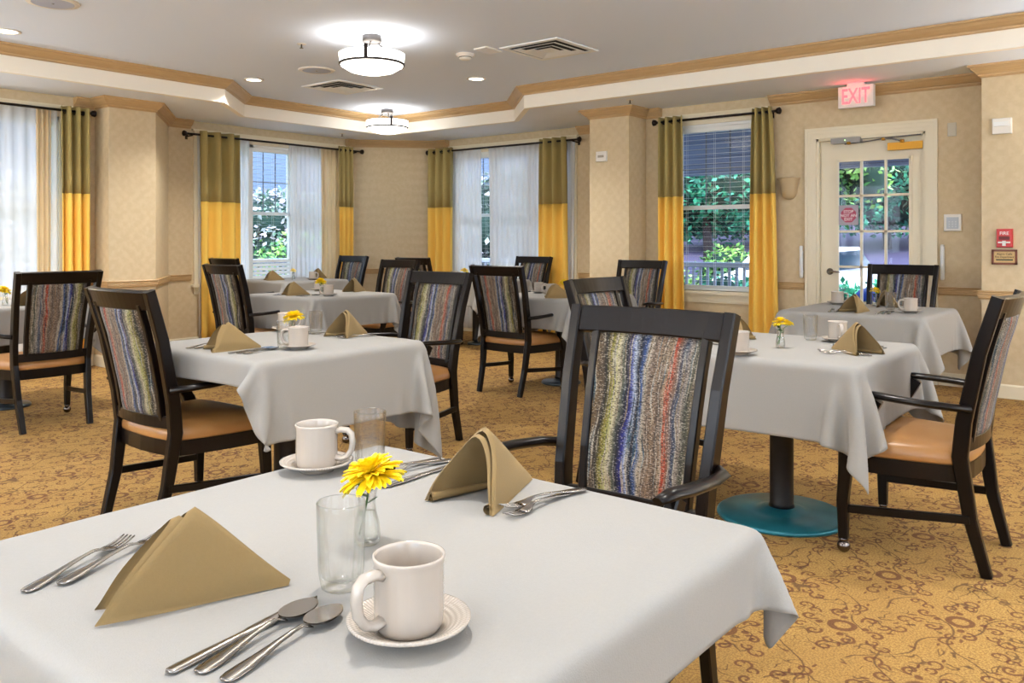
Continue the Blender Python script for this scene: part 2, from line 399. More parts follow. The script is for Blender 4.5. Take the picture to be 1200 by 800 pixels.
# ------------------------------------------------------------------ room shell
XD, XC, YB, YA = 7.68, 8.32, 8.78, 8.20          # wall planes: door wall, corner wall right, corner wall left, left wall
PX, PY = 7.34, 7.92                              # pillar faces
WT = .16
fl = MB().box((-2.2, -3.2, -.1), (9.0, 9.4, 0)).build('floor', M_carpet); struct(fl, 'gold carpet with rust brown scrolls and rings', 'floor')
def wall_panels(mapf, s0, s1, holes, z1=H, thick=WT, mb=None):
    """wall along s in [s0,s1]; holes (a,b,z0,z1); mapf(s,d,z)->xyz, d outward"""
    mb = mb or MB(); cuts = sorted(holes); cur = s0
    def bx(a, b, za, zb):
        if b-a > 1e-4 and zb-za > 1e-4: mb.box(mapf(a, 0, za), mapf(b, thick, zb))
    for a, b, za, zb in cuts:
        bx(cur, a, 0, z1); bx(a, b, 0, za); bx(a, b, zb, z1); cur = b
    bx(cur, s1, 0, z1); return mb
mapD = lambda s, d, z: (XD+d, s, z)
mapC = lambda s, d, z: (XC+d, s, z)
mapB = lambda s, d, z: (s, YB+d, z)
mapA = lambda s, d, z: (s, YA+d, z)
WZ0, WZ1 = .70, 2.34
WD = (3.21, 4.10); WC = (5.80, 7.66); WB = (5.26, 7.22); WA = (1.50, 3.47); WA2 = (-1.2, .77)
DOOR = (1.745, 2.655, 0, 2.11)
wall_panels(mapD, 1.27, 4.41, [(WD[0], WD[1], WZ0, WZ1), DOOR]).build('wall_right', M_wall)
struct(bpy.data.objects['wall_right'], 'beige wallpapered wall with the glazed exit door', 'wall')
struct(wall_panels(mapC, 4.88, 8.05, [(WC[0], WC[1], WZ0, WZ1)]).build('wall_back_right', M_wall), 'beige wall around the sheer curtained window right of the corner', 'wall')
struct(wall_panels(mapB, 4.87, 7.52, [(WB[0], WB[1], WZ0, WZ1)]).build('wall_back_left', M_wall), 'beige wall around the window left of the corner', 'wall')
struct(wall_panels(mapA, -2.0, 3.80, [(WA2[0], WA2[1], WZ0, WZ1), (WA[0], WA[1], WZ0, WZ1)]).build('wall_left', M_wall), 'beige wall around the window at the left edge', 'wall')
struct(MB().prism([(7.52, YB), (XC, 8.05), (XC+WT, 8.05), (XC+WT, YB+WT), (7.52, YB+WT)], 0, H).build('wall_corner', M_wall), 'angled beige wall between the two corner windows', 'wall')
struct(MB().prism([(3.80, PY), (4.26, PY), (4.87, YB), (4.87, YB+WT), (3.80, YB+WT)], 0, H).build('pillar', M_wall), 'beige wallpapered pillar between the left windows', 'pillar')
struct(MB().box((PX, 4.41, 0), (XC+WT, 4.88, H)).build('pillar', M_wall), 'beige pillar with a small white thermostat on it', 'pillar')
struct(MB().box((PX, -3.0, 0), (XD+WT, 1.27, H)).build('wall_far_right', M_wall), 'beige wall bump carrying the red fire alarm pull', 'wall')
mapK = lambda s, d, z: (-2.0-d, s, z)
WK = ((-1.6, .4), (1.4, 3.4), (4.4, 6.4))
struct(wall_panels(mapK, -3.0, YA, [(a, b, WZ0, WZ1) for a, b in WK]).build('wall_back', M_wall), 'beige wall behind the viewer', 'wall')
mapF = lambda s, d, z: (s, -3.0-d, z)
WF = ((-1.0, 1.0), (1.8, 3.8), (4.6, 6.6))  # unseen windows added to let in more daylight
struct(wall_panels(mapF, -2.16, XD, [(a, b, WZ0, WZ1) for a, b in WF]).build('wall_front', M_wall), 'beige wall at the near end of the room', 'wall')
# ceiling: lower soffit ring, fascia and raised tray
TP = [(-1.3, -2.3), (6.785, -2.3), (6.785, 5.31), (7.44, 5.965), (7.44, 8.03), (5.33, 8.03), (4.67, 7.37), (-1.3, 7.37)]
OP = [(-2.16, -3.16), (XD+WT, -3.16), (XD+WT, 4.6), (XC+WT, 4.88), (XC+WT, YB+WT), (4.6, YB+WT), (3.8, YB+WT), (-2.16, YA+WT)]
def ring_prism(inner, outer, z0, z1):
    n = len(inner); mb = MB()
    vs = [(x, y, z0) for x, y in inner]+[(x, y, z0) for x, y in outer]+[(x, y, z1) for x, y in inner]+[(x, y, z1) for x, y in outer]
    fs = []
    for i in range(n):
        j = (i+1) % n
        fs += [(i, n+i, n+j, j), (2*n+i, 2*n+j, 3*n+j, 3*n+i), (i, j, 2*n+j, 2*n+i), (n+i, 3*n+i, 3*n+j, n+j)]
    return mb.add(vs, fs)
struct(ring_prism([(-1.36, -2.36), (6.845, -2.36), (6.845, 5.285), (7.5, 5.94), (7.5, 8.09), (5.305, 8.09), (4.645, 7.43), (-1.36, 7.43)], OP, H, H+.06).build('ceiling', M_ceil), 'pale lower ceiling border around the raised tray', 'ceiling')
TPo = [(-1.36, -2.36), (6.845, -2.36), (6.845, 5.285), (7.5, 5.94), (7.5, 8.09), (5.305, 8.09), (4.645, 7.43), (-1.36, 7.43)]
struct(ring_prism(TP, TPo, H, TRAY).build('trim_1', M_fascia), 'cream vertical face of the raised ceiling tray', 'trim')
struct(MB().prism(TPo, TRAY, TRAY+.08).build('ceiling', M_tray), 'raised white ceiling tray with the lamps', 'ceiling')
# mouldings: profile swept along a polyline with mitred corners. prof = [(out,z)], out measured into the room (left of travel)
def mould(path, prof, closed=False, side=1):
    n = len(path); P = [Vector((x, y)) for x, y in path]; rings = []
    for i in range(n):
        a = P[i]-P[i-1] if (i > 0 or closed) else None
        b = P[(i+1) % n]-P[i] if (i < n-1 or closed) else None
        na = Vector((-a.y, a.x)).normalized() if a else None; nb = Vector((-b.y, b.x)).normalized() if b else None
        if na and nb:
            m = (na+nb).normalized(); k = 1/max(.3, m.dot(na))
        else: m = na or nb; k = 1
        rings.append([(P[i].x+m.x*k*o*side, P[i].y+m.y*k*o*side, z) for o, z in prof])
    mb = MB(); mb.loft(rings, 0, False, not closed, closed); return mb
def crown(z, h=.095, p=.085):
    return [(0, z), (p, z), (p, z-.014), (p*.82, z-.022), (p*.70, z-.040), (p*.42, z-.062), (p*.25, z-.070), (p*.22, z-.082), (p*.10, z-.088), (p*.10, z-h), (0, z-h)]
mb = mould(TP, crown(TRAY, .088, .088), True, 1); struct(mb.build('trim_2', M_oak), 'oak coloured crown moulding around the ceiling tray', 'trim')
CRN = crown(H); CRN_ = [(o, z) for o, z in CRN]
# paths run so the room is on the left of travel
crown_runs = [
 [(3.60, YA), (3.80, YA), (3.80, PY), (4.26, PY), (4.87, YB), (5.13, YB)],
 [(7.36, YB), (7.52, YB), (XC, 8.05), (XC, 7.79)],
 [(XC, 5.68), (XC, 4.88), (PX, 4.88), (PX, 4.41), (XD, 4.41), (XD, 4.22)],
 [(XD, 3.08), (XD, 1.27), (PX, 1.27), (PX, -3.0), (-2.0, -3.0), (-2.0, YA), (-1.4, YA)]]
for r in crown_runs:
    struct(mould(r, CRN, False, -1).build('trim_3', M_oak), 'oak coloured crown moulding where this wall meets the ceiling', 'trim')
RAIL = [(0, .812), (.026, .812), (.030, .806), (.026, .800), (.022, .797), (.026, .792), (.026, .784), (.021, .781), (.025, .776), (.025, .766), (.019, .763), (.022, .756), (.016, .745), (0, .745)]
rail_runs = [
 [(3.58, YA), (3.80, YA), (3.80, PY), (4.26, PY), (4.87, YB), (5.13, YB)],
 [(7.36, YB), (7.52, YB), (XC, 8.05), (XC, 7.79)],
 [(XC, 5.68), (XC, 4.88), (PX, 4.88), (PX, 4.41), (XD, 4.41), (XD, 4.22)],
 [(XD, 3.10), (XD, 2.755)], [(XD, 1.645), (XD, 1.27), (PX, 1.27), (PX, -3.0)]]
for r in rail_runs:
    struct(mould(r, RAIL, False, -1).build('trim_4', M_oak), 'ribbed oak chair rail along this stretch of wall', 'trim')
BASE = [(0, .105), (.010, .105), (.016, .095), (.016, 0), (0, 0)]
base_runs = [[(-2.0, YA), (3.80, YA), (3.80, PY), (4.26, PY), (4.87, YB), (7.52, YB), (XC, 8.05), (XC, 4.88), (PX, 4.88), (PX, 4.41), (XD, 4.41), (XD, 2.755)],
 [(XD, 1.645), (XD, 1.27), (PX, 1.27), (PX, -3.0)]]
for i, r in enumerate(base_runs):
    struct(mould(r, BASE, False, -1).build('baseboard_'+('left', 'right')[i], M_trim), 'cream baseboard '+('left of the door and round the corner', 'right of the door')[i], 'baseboard')
# ------------------------------------------------------------------ windows
def window(idx, mapf, a, b, units, label, cas=.095):
    root = empty('window_%d' % idx, mapf((a+b)/2, 0, 0)); struct(root, label, 'window'); L = Vector(root.location)
    def B(mb, p, q): mb.box(Vector(p)-L, Vector(q)-L)
    mb = MB()      # casing
    e = -.022
    B(mb, mapf(a-cas, 0, WZ0-.02), mapf(a, e, WZ1)); B(mb, mapf(b, 0, WZ0-.02), mapf(b+cas, e, WZ1))
    B(mb, mapf(a-cas, 0, WZ1), mapf(b+cas, e-.004, WZ1+.09)); B(mb, mapf(a-cas-.02, 0, WZ1+.09), mapf(b+cas+.02, e-.018, WZ1+.108))
    B(mb, mapf(a-cas+.01, 0, WZ0-.115), mapf(b+cas-.01, e+.006, WZ0-.032))
    for s_ in (.0, .04):
        B(mb, mapf(a-cas+.01, 0, WZ0-.06-s_), mapf(b+cas-.01, e, WZ0-.052-s_))
    mb.build('window_frame', M_trim, root)
    mb = MB(); B(mb, mapf(a-cas-.03, 0, WZ0-.032), mapf(b+cas+.03, -.06, WZ0)); B(mb, mapf(a, 0, WZ0-.03), mapf(b, .12, WZ0)); mb.build('window_sill', M_trim, root)
    wdt = (b-a)/units; mz = (WZ0+WZ1)/2
    for k in range(units):
        u0, u1 = a+k*wdt, a+(k+1)*wdt
        mb = MB(); j = .03
        B(mb, mapf(u0, 0, WZ0), mapf(u0+j, .14, WZ1)); B(mb, mapf(u1-j, 0, WZ0), mapf(u1, .14, WZ1)); B(mb, mapf(u0, 0, WZ1-j), mapf(u1, .14, WZ1))
        mb.build('jamb', M_white, root)
        for up in (0, 1):
            z0, z1 = (mz-.018, WZ1-j) if up else (WZ0, mz+.022)
            d0, d1 = (.085, .115) if up else (.055, .085)
            fr = .032; lo = .05 if not up else .035
            mb = MB(); B(mb, mapf(u0+j, d0, z0), mapf(u0+j+fr, d1, z1)); B(mb, mapf(u1-j-fr, d0, z0), mapf(u1-j, d1, z1))
            B(mb, mapf(u0+j, d0, z0), mapf(u1-j, d1, z0+lo)); B(mb, mapf(u0+j, d0, z1-.04), mapf(u1-j, d1, z1))
            sash = mb.build('sash', M_white, root)
            if up:
                mu = MB(); gx0, gx1 = u0+j+fr, u1-j-fr
                for q in (1, 2): B(mu, mapf(gx0+(gx1-gx0)*q/3-.006, d0+.008, z0+.02), mapf(gx0+(gx1-gx0)*q/3+.006, d0+.014, z1-.02))
                B(mu, mapf(gx0, d0+.008, (z0+z1)/2-.006), mapf(gx1, d0+.014, (z0+z1)/2+.006))
                mu.build('muntin', M_munt, sash)
            g = MB(); B(g, mapf(u0+j+fr-.004, d0+.016, z0+.02), mapf(u1-j-fr+.004, d0+.020, z1-.02)); g.build('pane', M_pane, sash)
    return root
M_munt = mat('muntin_bar', (110, 112, 120), .5)
window(1, mapA, *WA, 3, 'triple sash window behind white sheers at the left edge')
window(5, mapA, *WA2, 3, 'triple sash window further along the left wall')
window(2, mapB, *WB, 3, 'triple sash window with half open sheers left of the corner')
window(3, mapC, *WC, 3, 'triple sash window behind white sheers right of the corner')
for i_, (a_, b_) in enumerate(WK): window(6+i_, mapK, a_, b_, 2, 'double sash window in the wall behind the viewer')
for i_, (a_, b_) in enumerate(WF): window(9+i_, mapF, a_, b_, 2, 'added double sash window in the unseen near end wall')
window(4, mapD, *WD, 1, 'single sash window with dark shaded glass near the door')
def blind(mapf, a, b, label, close_below=None, closed=False):
    r = empty('window_blind', mapf((a+b)/2, .02, 0)); tag(r, label, 'blind', None); L = Vector(r.location)
    mb = MB(); mb.box(Vector(mapf(a, .002, WZ1-.075))-L, Vector(mapf(b, .040, WZ1-.032))-L); mb.build('headrail', M_white, r)
    mb = MB(); z = WZ1-.10; bot = WZ0+.035
    sp = .048
    while z > bot:
        cl = closed or (close_below and z < close_below)
        if cl:
            p = [mapf(a, .006, z-.017), mapf(b, .006, z-.017), mapf(b, .030, z+.017), mapf(a, .030, z+.017)]
            q = [mapf(a, .008, z-.019), mapf(b, .008, z-.019), mapf(b, .032, z+.015), mapf(a, .032, z+.015)]
        else:
            p = [mapf(a, .010, z), mapf(b, .010, z), mapf(b, .034, z+.0), mapf(a, .034, z+.0)]
            q = [mapf(a, .010, z-.0012), mapf(b, .010, z-.0012), mapf(b, .034, z-.0012), mapf(a, .034, z-.0012)]
        vs = [Vector(v)-L for v in p+q]
        mb.add(vs, [(0,1,2,3),(7,6,5,4),(0,4,5,1),(1,5,6,2),(2,6,7,3),(3,7,4,0)]); z -= sp
    mb.build('slats', M_white, r)
    mb = MB(); mb.box(Vector(mapf(a, .010, WZ0+.006))-L, Vector(mapf(b, .034, WZ0+.024))-L); mb.build('bottom_rail', M_white, r)
    for f in (.14, .5, .86):
        c = a+(b-a)*f; mb = MB()
        for d in (.004, .037): mb.box(Vector(mapf(c-.001, d, WZ0+.01))-L, Vector(mapf(c+.001, d+.001, WZ1-.05))-L)
        mb.build('ladder_cord', M_white, r)
    return r
blind(mapD, WD[0]+.032, WD[1]-.032, 'open white blind in the window between the two curtains nearest the door')
u = (WB[1]-WB[0])/3
blind(mapB, WB[0]+u+.032, WB[0]+2*u-.032, 'white blind in the uncovered pane left of the corner', close_below=.98)
blind(mapB, WB[0]+2*u+.032, WB[1]-.032, 'white blind behind the sheers left of the corner')
u = (WC[1]-WC[0])/3
for k, t_ in enumerate(('right third', 'middle third', 'left third')):
    blind(mapC, WC[0]+k*u+.032, WC[0]+(k+1)*u-.032, 'open white blind in the %s of the window right of the corner' % t_)
u = (WA[1]-WA[0])/3
blind(mapA, WA[0]+2*u+.032, WA[1]-.032, 'open white blind behind sheers in the window at the left edge')
# ------------------------------------------------------------------ curtains
def pleats(mapf, a0, a1, b0, b1, d, n, amp, ztop, zbot, zsplit, name, label, m_top, m_bot, group=None, cat='curtain', solid=.003, hi=90, ph=0.):
    """a0..a1 extent at the top, b0..b1 at the floor; d distance into the room"""
    L = Vector(mapf((a0+a1)/2, -d, 0)); mb = MB(); nz = 14
    zs = [ztop+(zsplit-ztop)*i/5 for i in range(6)] + [zsplit-.0001+(zbot-zsplit)*i/8 for i in range(9)] if zsplit else [ztop+(zbot-ztop)*i/10 for i in range(11)]
    cols = hi
    for zi, z in enumerate(zs):
        f = (ztop-z)/(ztop-zbot); s0 = a0+(b0-a0)*f**.6; s1 = a1+(b1-a1)*f**.6
        for j in range(cols+1):
            q = j/cols; am = amp*(1-.25*f)
            w_ = math.sin(2*PI*n*q+ph)
            ex = math.copysign(abs(w_)**.7, w_)*am
            sx = s0+(s1-s0)*q + .006*math.sin(5*q*PI+f*3)*f
            p = Vector(mapf(sx, -d-ex, z))-L; mb.v.append(tuple(p))
    for i in range(len(zs)-1):
        for j in range(cols):
            if zsplit and i == 5: continue
            mb.f.append((i*(cols+1)+j, i*(cols+1)+j+1, (i+1)*(cols+1)+j+1, (i+1)*(cols+1)+j))
            mb.mi.append(0); mb.sm.append(True)
    if not zsplit:
        o = mb.build(name, m_top, None, tuple(L)); tag(o, label, cat, group); sm = o; sm.modifiers.new('t', 'SOLIDIFY').thickness = .001; return o
    # split the strip into the two coloured halves, each a part
    r = empty(name, tuple(L)); tag(r, label, cat, group)
    for nm, keep, m in (('upper_band', lambda i: i < 5, m_top), ('lower_band', lambda i: i > 5, m_bot)):
        k = MB(); k.v = list(mb.v)
        for i in range(len(zs)-1):
            if keep(i):
                for j in range(cols):
                    k.f.append((i*(cols+1)+j, i*(cols+1)+j+1, (i+1)*(cols+1)+j+1, (i+1)*(cols+1)+j)); k.mi.append(0); k.sm.append(True)
        usedv = sorted({q for f in k.f for q in f}); re = {v: i for i, v in enumerate(usedv)}
        k.v = [k.v[v] for v in usedv]; k.f = [tuple(re[q] for q in f) for f in k.f]
        o = k.build(nm, m, r); o.modifiers.new('t', 'SOLIDIFY').thickness = solid
    mb = MB()          # grommets
    for q in range(n):
        c = Vector(mapf(a0+(a1-a0)*(q+.5)/n, -d, ztop-.05))-L
        ax = Vector(mapf(1, 0, 0))-Vector(mapf(0, 0, 0)); oth = Vector(mapf(0, 1, 0))-Vector(mapf(0, 0, 0))
        ring = [c+ (oth*math.cos(2*PI*k/12)+Vector((0, 0, 1))*math.sin(2*PI*k/12))*.021 for k in range(12)]
        path = ring+[ring[0]]
        rings = []
        for k in range(12):
            rad = (ring[k]-c).normalized()
            rings.append([ring[k]+(rad*math.cos(h)+ax*math.sin(h))*.004 for h in (0, PI/2, PI, 3*PI/2)])
        mb.loft(rings, 0, True, False, True)
    mb.build('grommets', M_bronze, r)
    return r
ZS = 1.63
ct = 'two tone grommet curtains'
pleats(mapD, 3.925, 4.19, 3.90, 4.20, .10, 3, .045, 2.43, .02, ZS, 'curtain', 'olive and gold curtain on the pillar side of the window nearest the door', M_olive, M_gold, ct, ph=1)
pleats(mapD, 3.03, 3.22, 2.955, 3.26, .10, 3, .045, 2.43, .02, ZS, 'curtain', 'olive and gold curtain between the door and its nearest window', M_olive, M_gold, ct)
pleats(mapC, 7.59, 8.0, 7.60, 8.02, .14, 3, .055, 2.42, .02, ZS, 'curtain', 'olive and gold curtain right of the angled corner wall', M_olive, M_gold, ct, ph=2)
pleats(mapC, 5.77, 6.17, 5.73, 6.19, .14, 3, .055, 2.42, .02, ZS, 'curtain', 'olive and gold curtain left of the pillar with the thermostat', M_olive, M_gold, ct)
pleats(mapB, 5.17, 5.68, 5.19, 5.70, .13, 3, .055, 2.42, .02, ZS, 'curtain', 'olive and gold curtain behind the blue striped chair on the left', M_olive, M_gold, ct)
pleats(mapB, 7.12, 7.36, 7.14, 7.38, .13, 3, .030, 2.42, .02, ZS, 'curtain', 'olive and gold curtain left of the angled corner wall', M_olive, M_gold, ct, ph=1)
pleats(mapA, 3.43, 3.68, 3.45, 3.69, .12, 3, .045, 2.43, .02, ZS, 'curtain', 'olive and gold curtain beside the left pillar', M_olive, M_gold, ct, ph=2.4)
sg = 'sheer curtains'
pleats(mapC, 5.70, 7.05, 5.72, 7.02, .055, 16, .012, 2.38, .05, None, 'sheer_curtain', 'white sheer panel on the right half of the window right of the corner', M_sheer, None, sg, hi=200)
pleats(mapC, 7.18, 7.74, 7.15, 7.72, .055, 8, .012, 2.38, .05, None, 'sheer_curtain', 'white sheer panel on the left of the window right of the corner', M_sheer, None, sg, hi=100)
pleats(mapB, 6.42, 6.98, 6.44, 6.97, .055, 8, .012, 2.38, .05, None, 'sheer_curtain', 'white sheer panel in the middle of the window left of the corner', M_sheer, None, sg, hi=100)
pleats(mapB, 6.90, 7.24, 6.91, 7.23, .075, 5, .016, 2.38, .05, None, 'sheer_curtain', 'cream sheer panel beside the curtain left of the corner', M_sheer_b, None, sg, hi=90)
pleats(mapB, 5.18, 5.86, 5.20, 5.84, .055, 8, .012, 2.38, .05, None, 'sheer_curtain', 'white sheer panel behind the curtain near the left pillar', M_sheer, None, sg, hi=100)
pleats(mapA, 1.5, 3.43, 1.5, 3.44, .055, 18, .012, 2.39, .05, None, 'sheer_curtain', 'white sheer panel over the window at the left edge', M_sheer, None, sg, hi=220)
pleats(mapA, 3.24, 3.37, 3.25, 3.37, .075, 3, .014, 2.39, .05, None, 'sheer_curtain', 'cream tinted sheer panel beside the curtain at the left', M_sheer_b, None, sg, hi=90)
def rod(mapf, a, b, d, z, label):
    L = Vector(mapf((a+b)/2, -d, z)); r = empty('curtain_rod', tuple(L)); tag(r, label, 'curtain rod', 'dark curtain rods')
    mb = MB(); mb.sweep([Vector(mapf(a, -d, z))-L, Vector(mapf(b, -d, z))-L], (.024, .024), (0, 0, 1), nseg=12); mb.build('rod', M_bronze, r)
    for e, s in ((a, -1), (b, 1)):
        mb = MB(); prof = [(.0, 0), (.014, .002), (.014, .010), (.026, .018), (.033, .045), (.026, .052), (.010, .060), (0, .061)]
        ax = (Vector(mapf(1, 0, 0))-Vector(mapf(0, 0, 0)))*s; up = Vector((0, 0, 1)); o = ax.cross(up)
        rings = [[Vector(mapf(e, -d, z))-L+ax*h+(up*math.cos(2*PI*k/16)+o*math.sin(2*PI*k/16))*max(r_, .0005) for k in range(16)] for r_, h in prof]
        mb.loft(rings); mb.build('finial', M_bronze, r)
        c = e+(-s)*.06
        mb = MB(); mb.sweep([Vector(mapf(c, -.003, z-.02))-L, Vector(mapf(c, -d, z-.015))-L], (.014, .014), (0, 0, 1)); mb.box(Vector(mapf(c-.015, -.001, z-.05))-L, Vector(mapf(c+.015, -.006, z+.02))-L); mb.build('bracket', M_bronze, r)
rod(mapD, 3.00, 4.22, .10, 2.385, 'dark curtain rod over the window nearest the door')
rod(mapC, 5.62, 8.02, .14, 2.375, 'dark curtain rod over the window right of the corner')
rod(mapB, 5.02, 7.50, .13, 2.375, 'dark curtain rod over the window left of the corner')
rod(mapA, 1.40, 3.70, .12, 2.39, 'dark curtain rod over the window at the left edge')
# ------------------------------------------------------------------ door
TXT = Matrix(((0, 0, -1, 0), (-1, 0, 0, 0), (0, 1, 0, 0), (0, 0, 0, 1)))
def text(s, size, loc, m, parent, name='lettering', ext=.0008, sx=1.0):
    cu = bpy.data.curves.new(name, 'FONT'); cu.body = s; cu.size = size; cu.align_x = 'CENTER'; cu.align_y = 'CENTER'; cu.extrude = ext
    cu.materials.append(m); cu.offset = size*.012
    tmp = bpy.data.objects.new(name, cu); sc.collection.objects.link(tmp); bpy.context.view_layer.update()
    me = bpy.data.meshes.new_from_object(tmp.evaluated_get(bpy.context.evaluated_depsgraph_get())); bpy.data.objects.remove(tmp)
    o = bpy.data.objects.new(name, me); sc.collection.objects.link(o)
    mw = Matrix.Translation(Vector(loc)) @ TXT @ Matrix.Diagonal((sx, 1, 1, 1))
    if parent is not None:
        o.parent = parent; mw = Matrix.Translation(-Vector(parent.location)) @ mw
    o.matrix_local = mw
    return o
D0 = empty('door_1', (XD, 2.2, 0)); struct(D0, 'cream glazed exit door with brass closer and stop sign', 'door')
def db(mb, a, b): mb.box((a[0]-XD, a[1]-2.2, a[2]), (b[0]-XD, b[1]-2.2, b[2])); return mb
mb = MB(); ya, yb, zt = DOOR[0], DOOR[1], DOOR[3]
for a_, b_, e in ((0, .038, -.014), (.038, .072, -.020), (.072, .095, -.028)):
    db(mb, (XD+e, ya-b_, 0), (XD, ya-a_, zt+b_)); db(mb, (XD+e, yb+a_, 0), (XD, yb+b_, zt+b_)); db(mb, (XD+e, ya-a_, zt+a_), (XD, yb+a_, zt+b_))
db(mb, (XD, ya, 0), (XD+.15, ya+.022, zt)); db(mb, (XD, yb-.022, 0), (XD+.15, yb, zt)); db(mb, (XD, ya, zt-.022), (XD+.15, yb, zt))
mb.build('door_frame', M_trim, D0)
sl0, sl1 = XD+.045, XD+.09; g0, g1, gz0, gz1 = 1.872, 2.482, .33, 1.905; s0_, s1_ = ya+.026, yb-.026; ztop = zt-.026
mb = MB(); db(mb, (sl0, s0_, .01), (sl1, g0, ztop)); db(mb, (sl0, g1, .01), (sl1, s1_, ztop)); db(mb, (sl0, g0, .01), (sl1, g1, gz0)); db(mb, (sl0, g0, gz1), (sl1, g1, ztop))
ft = .012
for (p, q) in (((g0-.012, gz0-.012), (g0+ft, gz1+.012)), ((g1-ft, gz0-.012), (g1+.012, gz1+.012)), ((g0, gz0-.012), (g1, gz0+ft)), ((g0, gz1-ft), (g1, gz1+.012))):
    db(mb, (sl0-.010, p[0], p[1]), (sl0+.01, q[0], q[1]))
slab = mb.build('door_slab', M_trim, D0)
mb = MB()
for q in (1, 2):
    y = g0+(g1-g0)*q/3; db(mb, (sl0+.004, y-.010, gz0), (sl0+.03, y+.010, gz1))
for q in range(1, 5):
    z = gz0+(gz1-gz0)*q/5; db(mb, (sl0+.004, g0, z-.010), (sl0+.03, g1, z+.010))
mb.build('muntin', M_trim, D0)
db(MB(), (sl0+.018, g0, gz0), (sl0+.024, g1, gz1)).build('pane', M_pane, D0)
mb = MB(); kx = -.052-.045+.045
ky = 2.548-2.2
rings = [[(sl0-XD-h, ky+r*math.cos(a), .916+r*math.sin(a)) for a in [2*PI*k/20 for k in range(20)]] for r, h in ((.030, 0), (.030, .005), (.012, .008), (.012, .030))]
mb.loft(rings); mb.sweep([(sl0-XD-.034, ky+.004, .916), (sl0-XD-.036, ky-.05, .918), (sl0-XD-.030, ky-.095, .912)], [(.018, .022), (.014, .018), (.010, .014)], (0, 0, 1), nseg=10)
mb.build('door_handle', M_steel, D0)
cl = empty('door_closer', (sl0, 1.9, 2.0)); tag(cl, 'brass door closer with a folding arm on the glazed door', 'door closer')
MB().box((-.055, -.135, -.032), (0, .145, .032)).build('housing', M_brass, cl)
mb = MB(); mb.sweep([(-.06, .02, .035), (-.09, .10, .062), (-.09, .17, .068)], (.012, .008), (0, 0, 1)); mb.sweep([(-.09, .17, .066), (-.075, .35, .052), (-.06, .50, .046)], (.010, .008), (0, 0, 1)); mb.sweep([(-.09, .17, .072), (-.085, -.13, .082)], (.012, .008), (0, 0, 1))
mb.build('arm', M_nickel, cl)
mb = MB()
for y_, z_ in ((.02, .038), (.17, .066), (.46, .050)): mb.lathe([(0, -.014), (.016, -.012), (.018, 0), (.016, .012), (0, .014)], 14, (-.082, y_, z_))
mb.build('pivot', M_brass, cl)
dm = empty('door_magnet', (XD, 2.39, 2.078)); tag(dm, 'grey magnetic lock box with a green light above the door', 'door lock')
MB().box((-.04, -.125, -.024), (.044, .125, .022)).build('housing', M_grey, dm)
MB().lathe([(0, 0), (.006, 0), (.006, .003), (0, .004)], 12).build('indicator_light', emis('green_led', (180, 255, 160), 1.5), dm).matrix_local = Matrix.Translation((-.041, .0, 0)) @ Matrix.Rotation(-PI/2, 4, 'Y')
sg_ = empty('stop_sign', (sl0-.004, 2.385, 1.42)); tag(sg_, 'square grey sticker with a pink round stop notice on the door glass', 'sign')
MB().box((0, -.085, -.088), (.003, .085, .088)).build('backing', mat('sticker_grey', (168, 160, 172), .5), sg_)
mb = MB(); mb.loft([[(x_, .070*math.cos(a), .070*math.sin(a)) for a in [2*PI*k/8+PI/8 for k in range(8)]] for x_ in (-.0012, -.0002)], 0, False); mb.build('octagon', mat('sticker_red', (176, 70, 98), .5), sg_)
M_wt = mat('white_lettering', (240, 232, 232), .5)
for s_, z_ in (('STOP', 1.45), ('NOT AN', 1.415), ('EXIT', 1.382)): text(s_, .036, (sl0-.0068, 2.385, z_), M_wt, sg_, ext=.0004)
# ------------------------------------------------------------------ wall fixtures
ex = empty('exit_sign', (7.50, 2.25, 2.54)); tag(ex, 'white exit sign with red letters hanging above the door', 'exit sign')
MB().box((-.03, -.145, -.205), (.03, .145, -.022)).build('housing', M_plastic, ex); MB().box((-.035, -.07, -.024), (.035, .07, -.001)).build('canopy', M_plastic, ex)
text('EXIT', .185, (7.50-.0315, 2.25, 2.54-.115), M_exit, ex, ext=.001, sx=.62)
rl = bpy.data.lights.new('exit_glow', 'AREA'); ro = bpy.data.objects.new('exit_glow', rl); sc.collection.objects.link(ro); rl.shape = 'RECTANGLE'; rl.size = .04; rl.size_y = .2; rl.energy = .25; rl.color = (1, .05, .06)
ro.location = (7.462, 2.25, 2.43); ro.rotation_euler = (0, PI/2+.9, 0)
def plate(name, x, y, z, wy, wz, d, m, label, cat, extra=None):
    r = empty(name, (x, y, z)); tag(r, label, cat)
    mb = MB(); c = .004
    mb.loft([[(0, sy*(wy/2-e), sz*(wz/2-e)) for sy, sz in ((1, 1), (-1, 1), (-1, -1), (1, -1))] if k == 0 else [(-dd, sy*(wy/2-e), sz*(wz/2-e)) for sy, sz in ((1, 1), (-1, 1), (-1, -1), (1, -1))] for k, (dd, e) in enumerate(((0, 0), (d*.7, 0), (d, c)))], 0, False)
    mb.build('housing', m, r); return r
r = plate('thermostat', PX, 4.725, 2.055, .125, .105, .03, M_plastic, 'small white wall sensor high on the beige pillar', 'sensor')
MB().box((-.033, -.035, -.012), (-.030, .035, .012)).build('display', mat('lcd_grey', (170, 165, 150), .3), r)
r = plate('alarm_strobe', PX, 1.13, 2.062, .13, .12, .04, M_plastic, 'white alarm strobe above the red fire alarm pull', 'alarm strobe')
MB().box((-.055, -.05, -.002), (-.04, .05, .030)).build('strobe_lens', mat('clear_lens', (236, 238, 236), .08), r)
plate('wall_plate', XD, 1.545, 2.107, .066, .112, .008, mat('beige_plate', (206, 200, 184), .5), 'small beige blank plate right of the door top', 'wall plate')
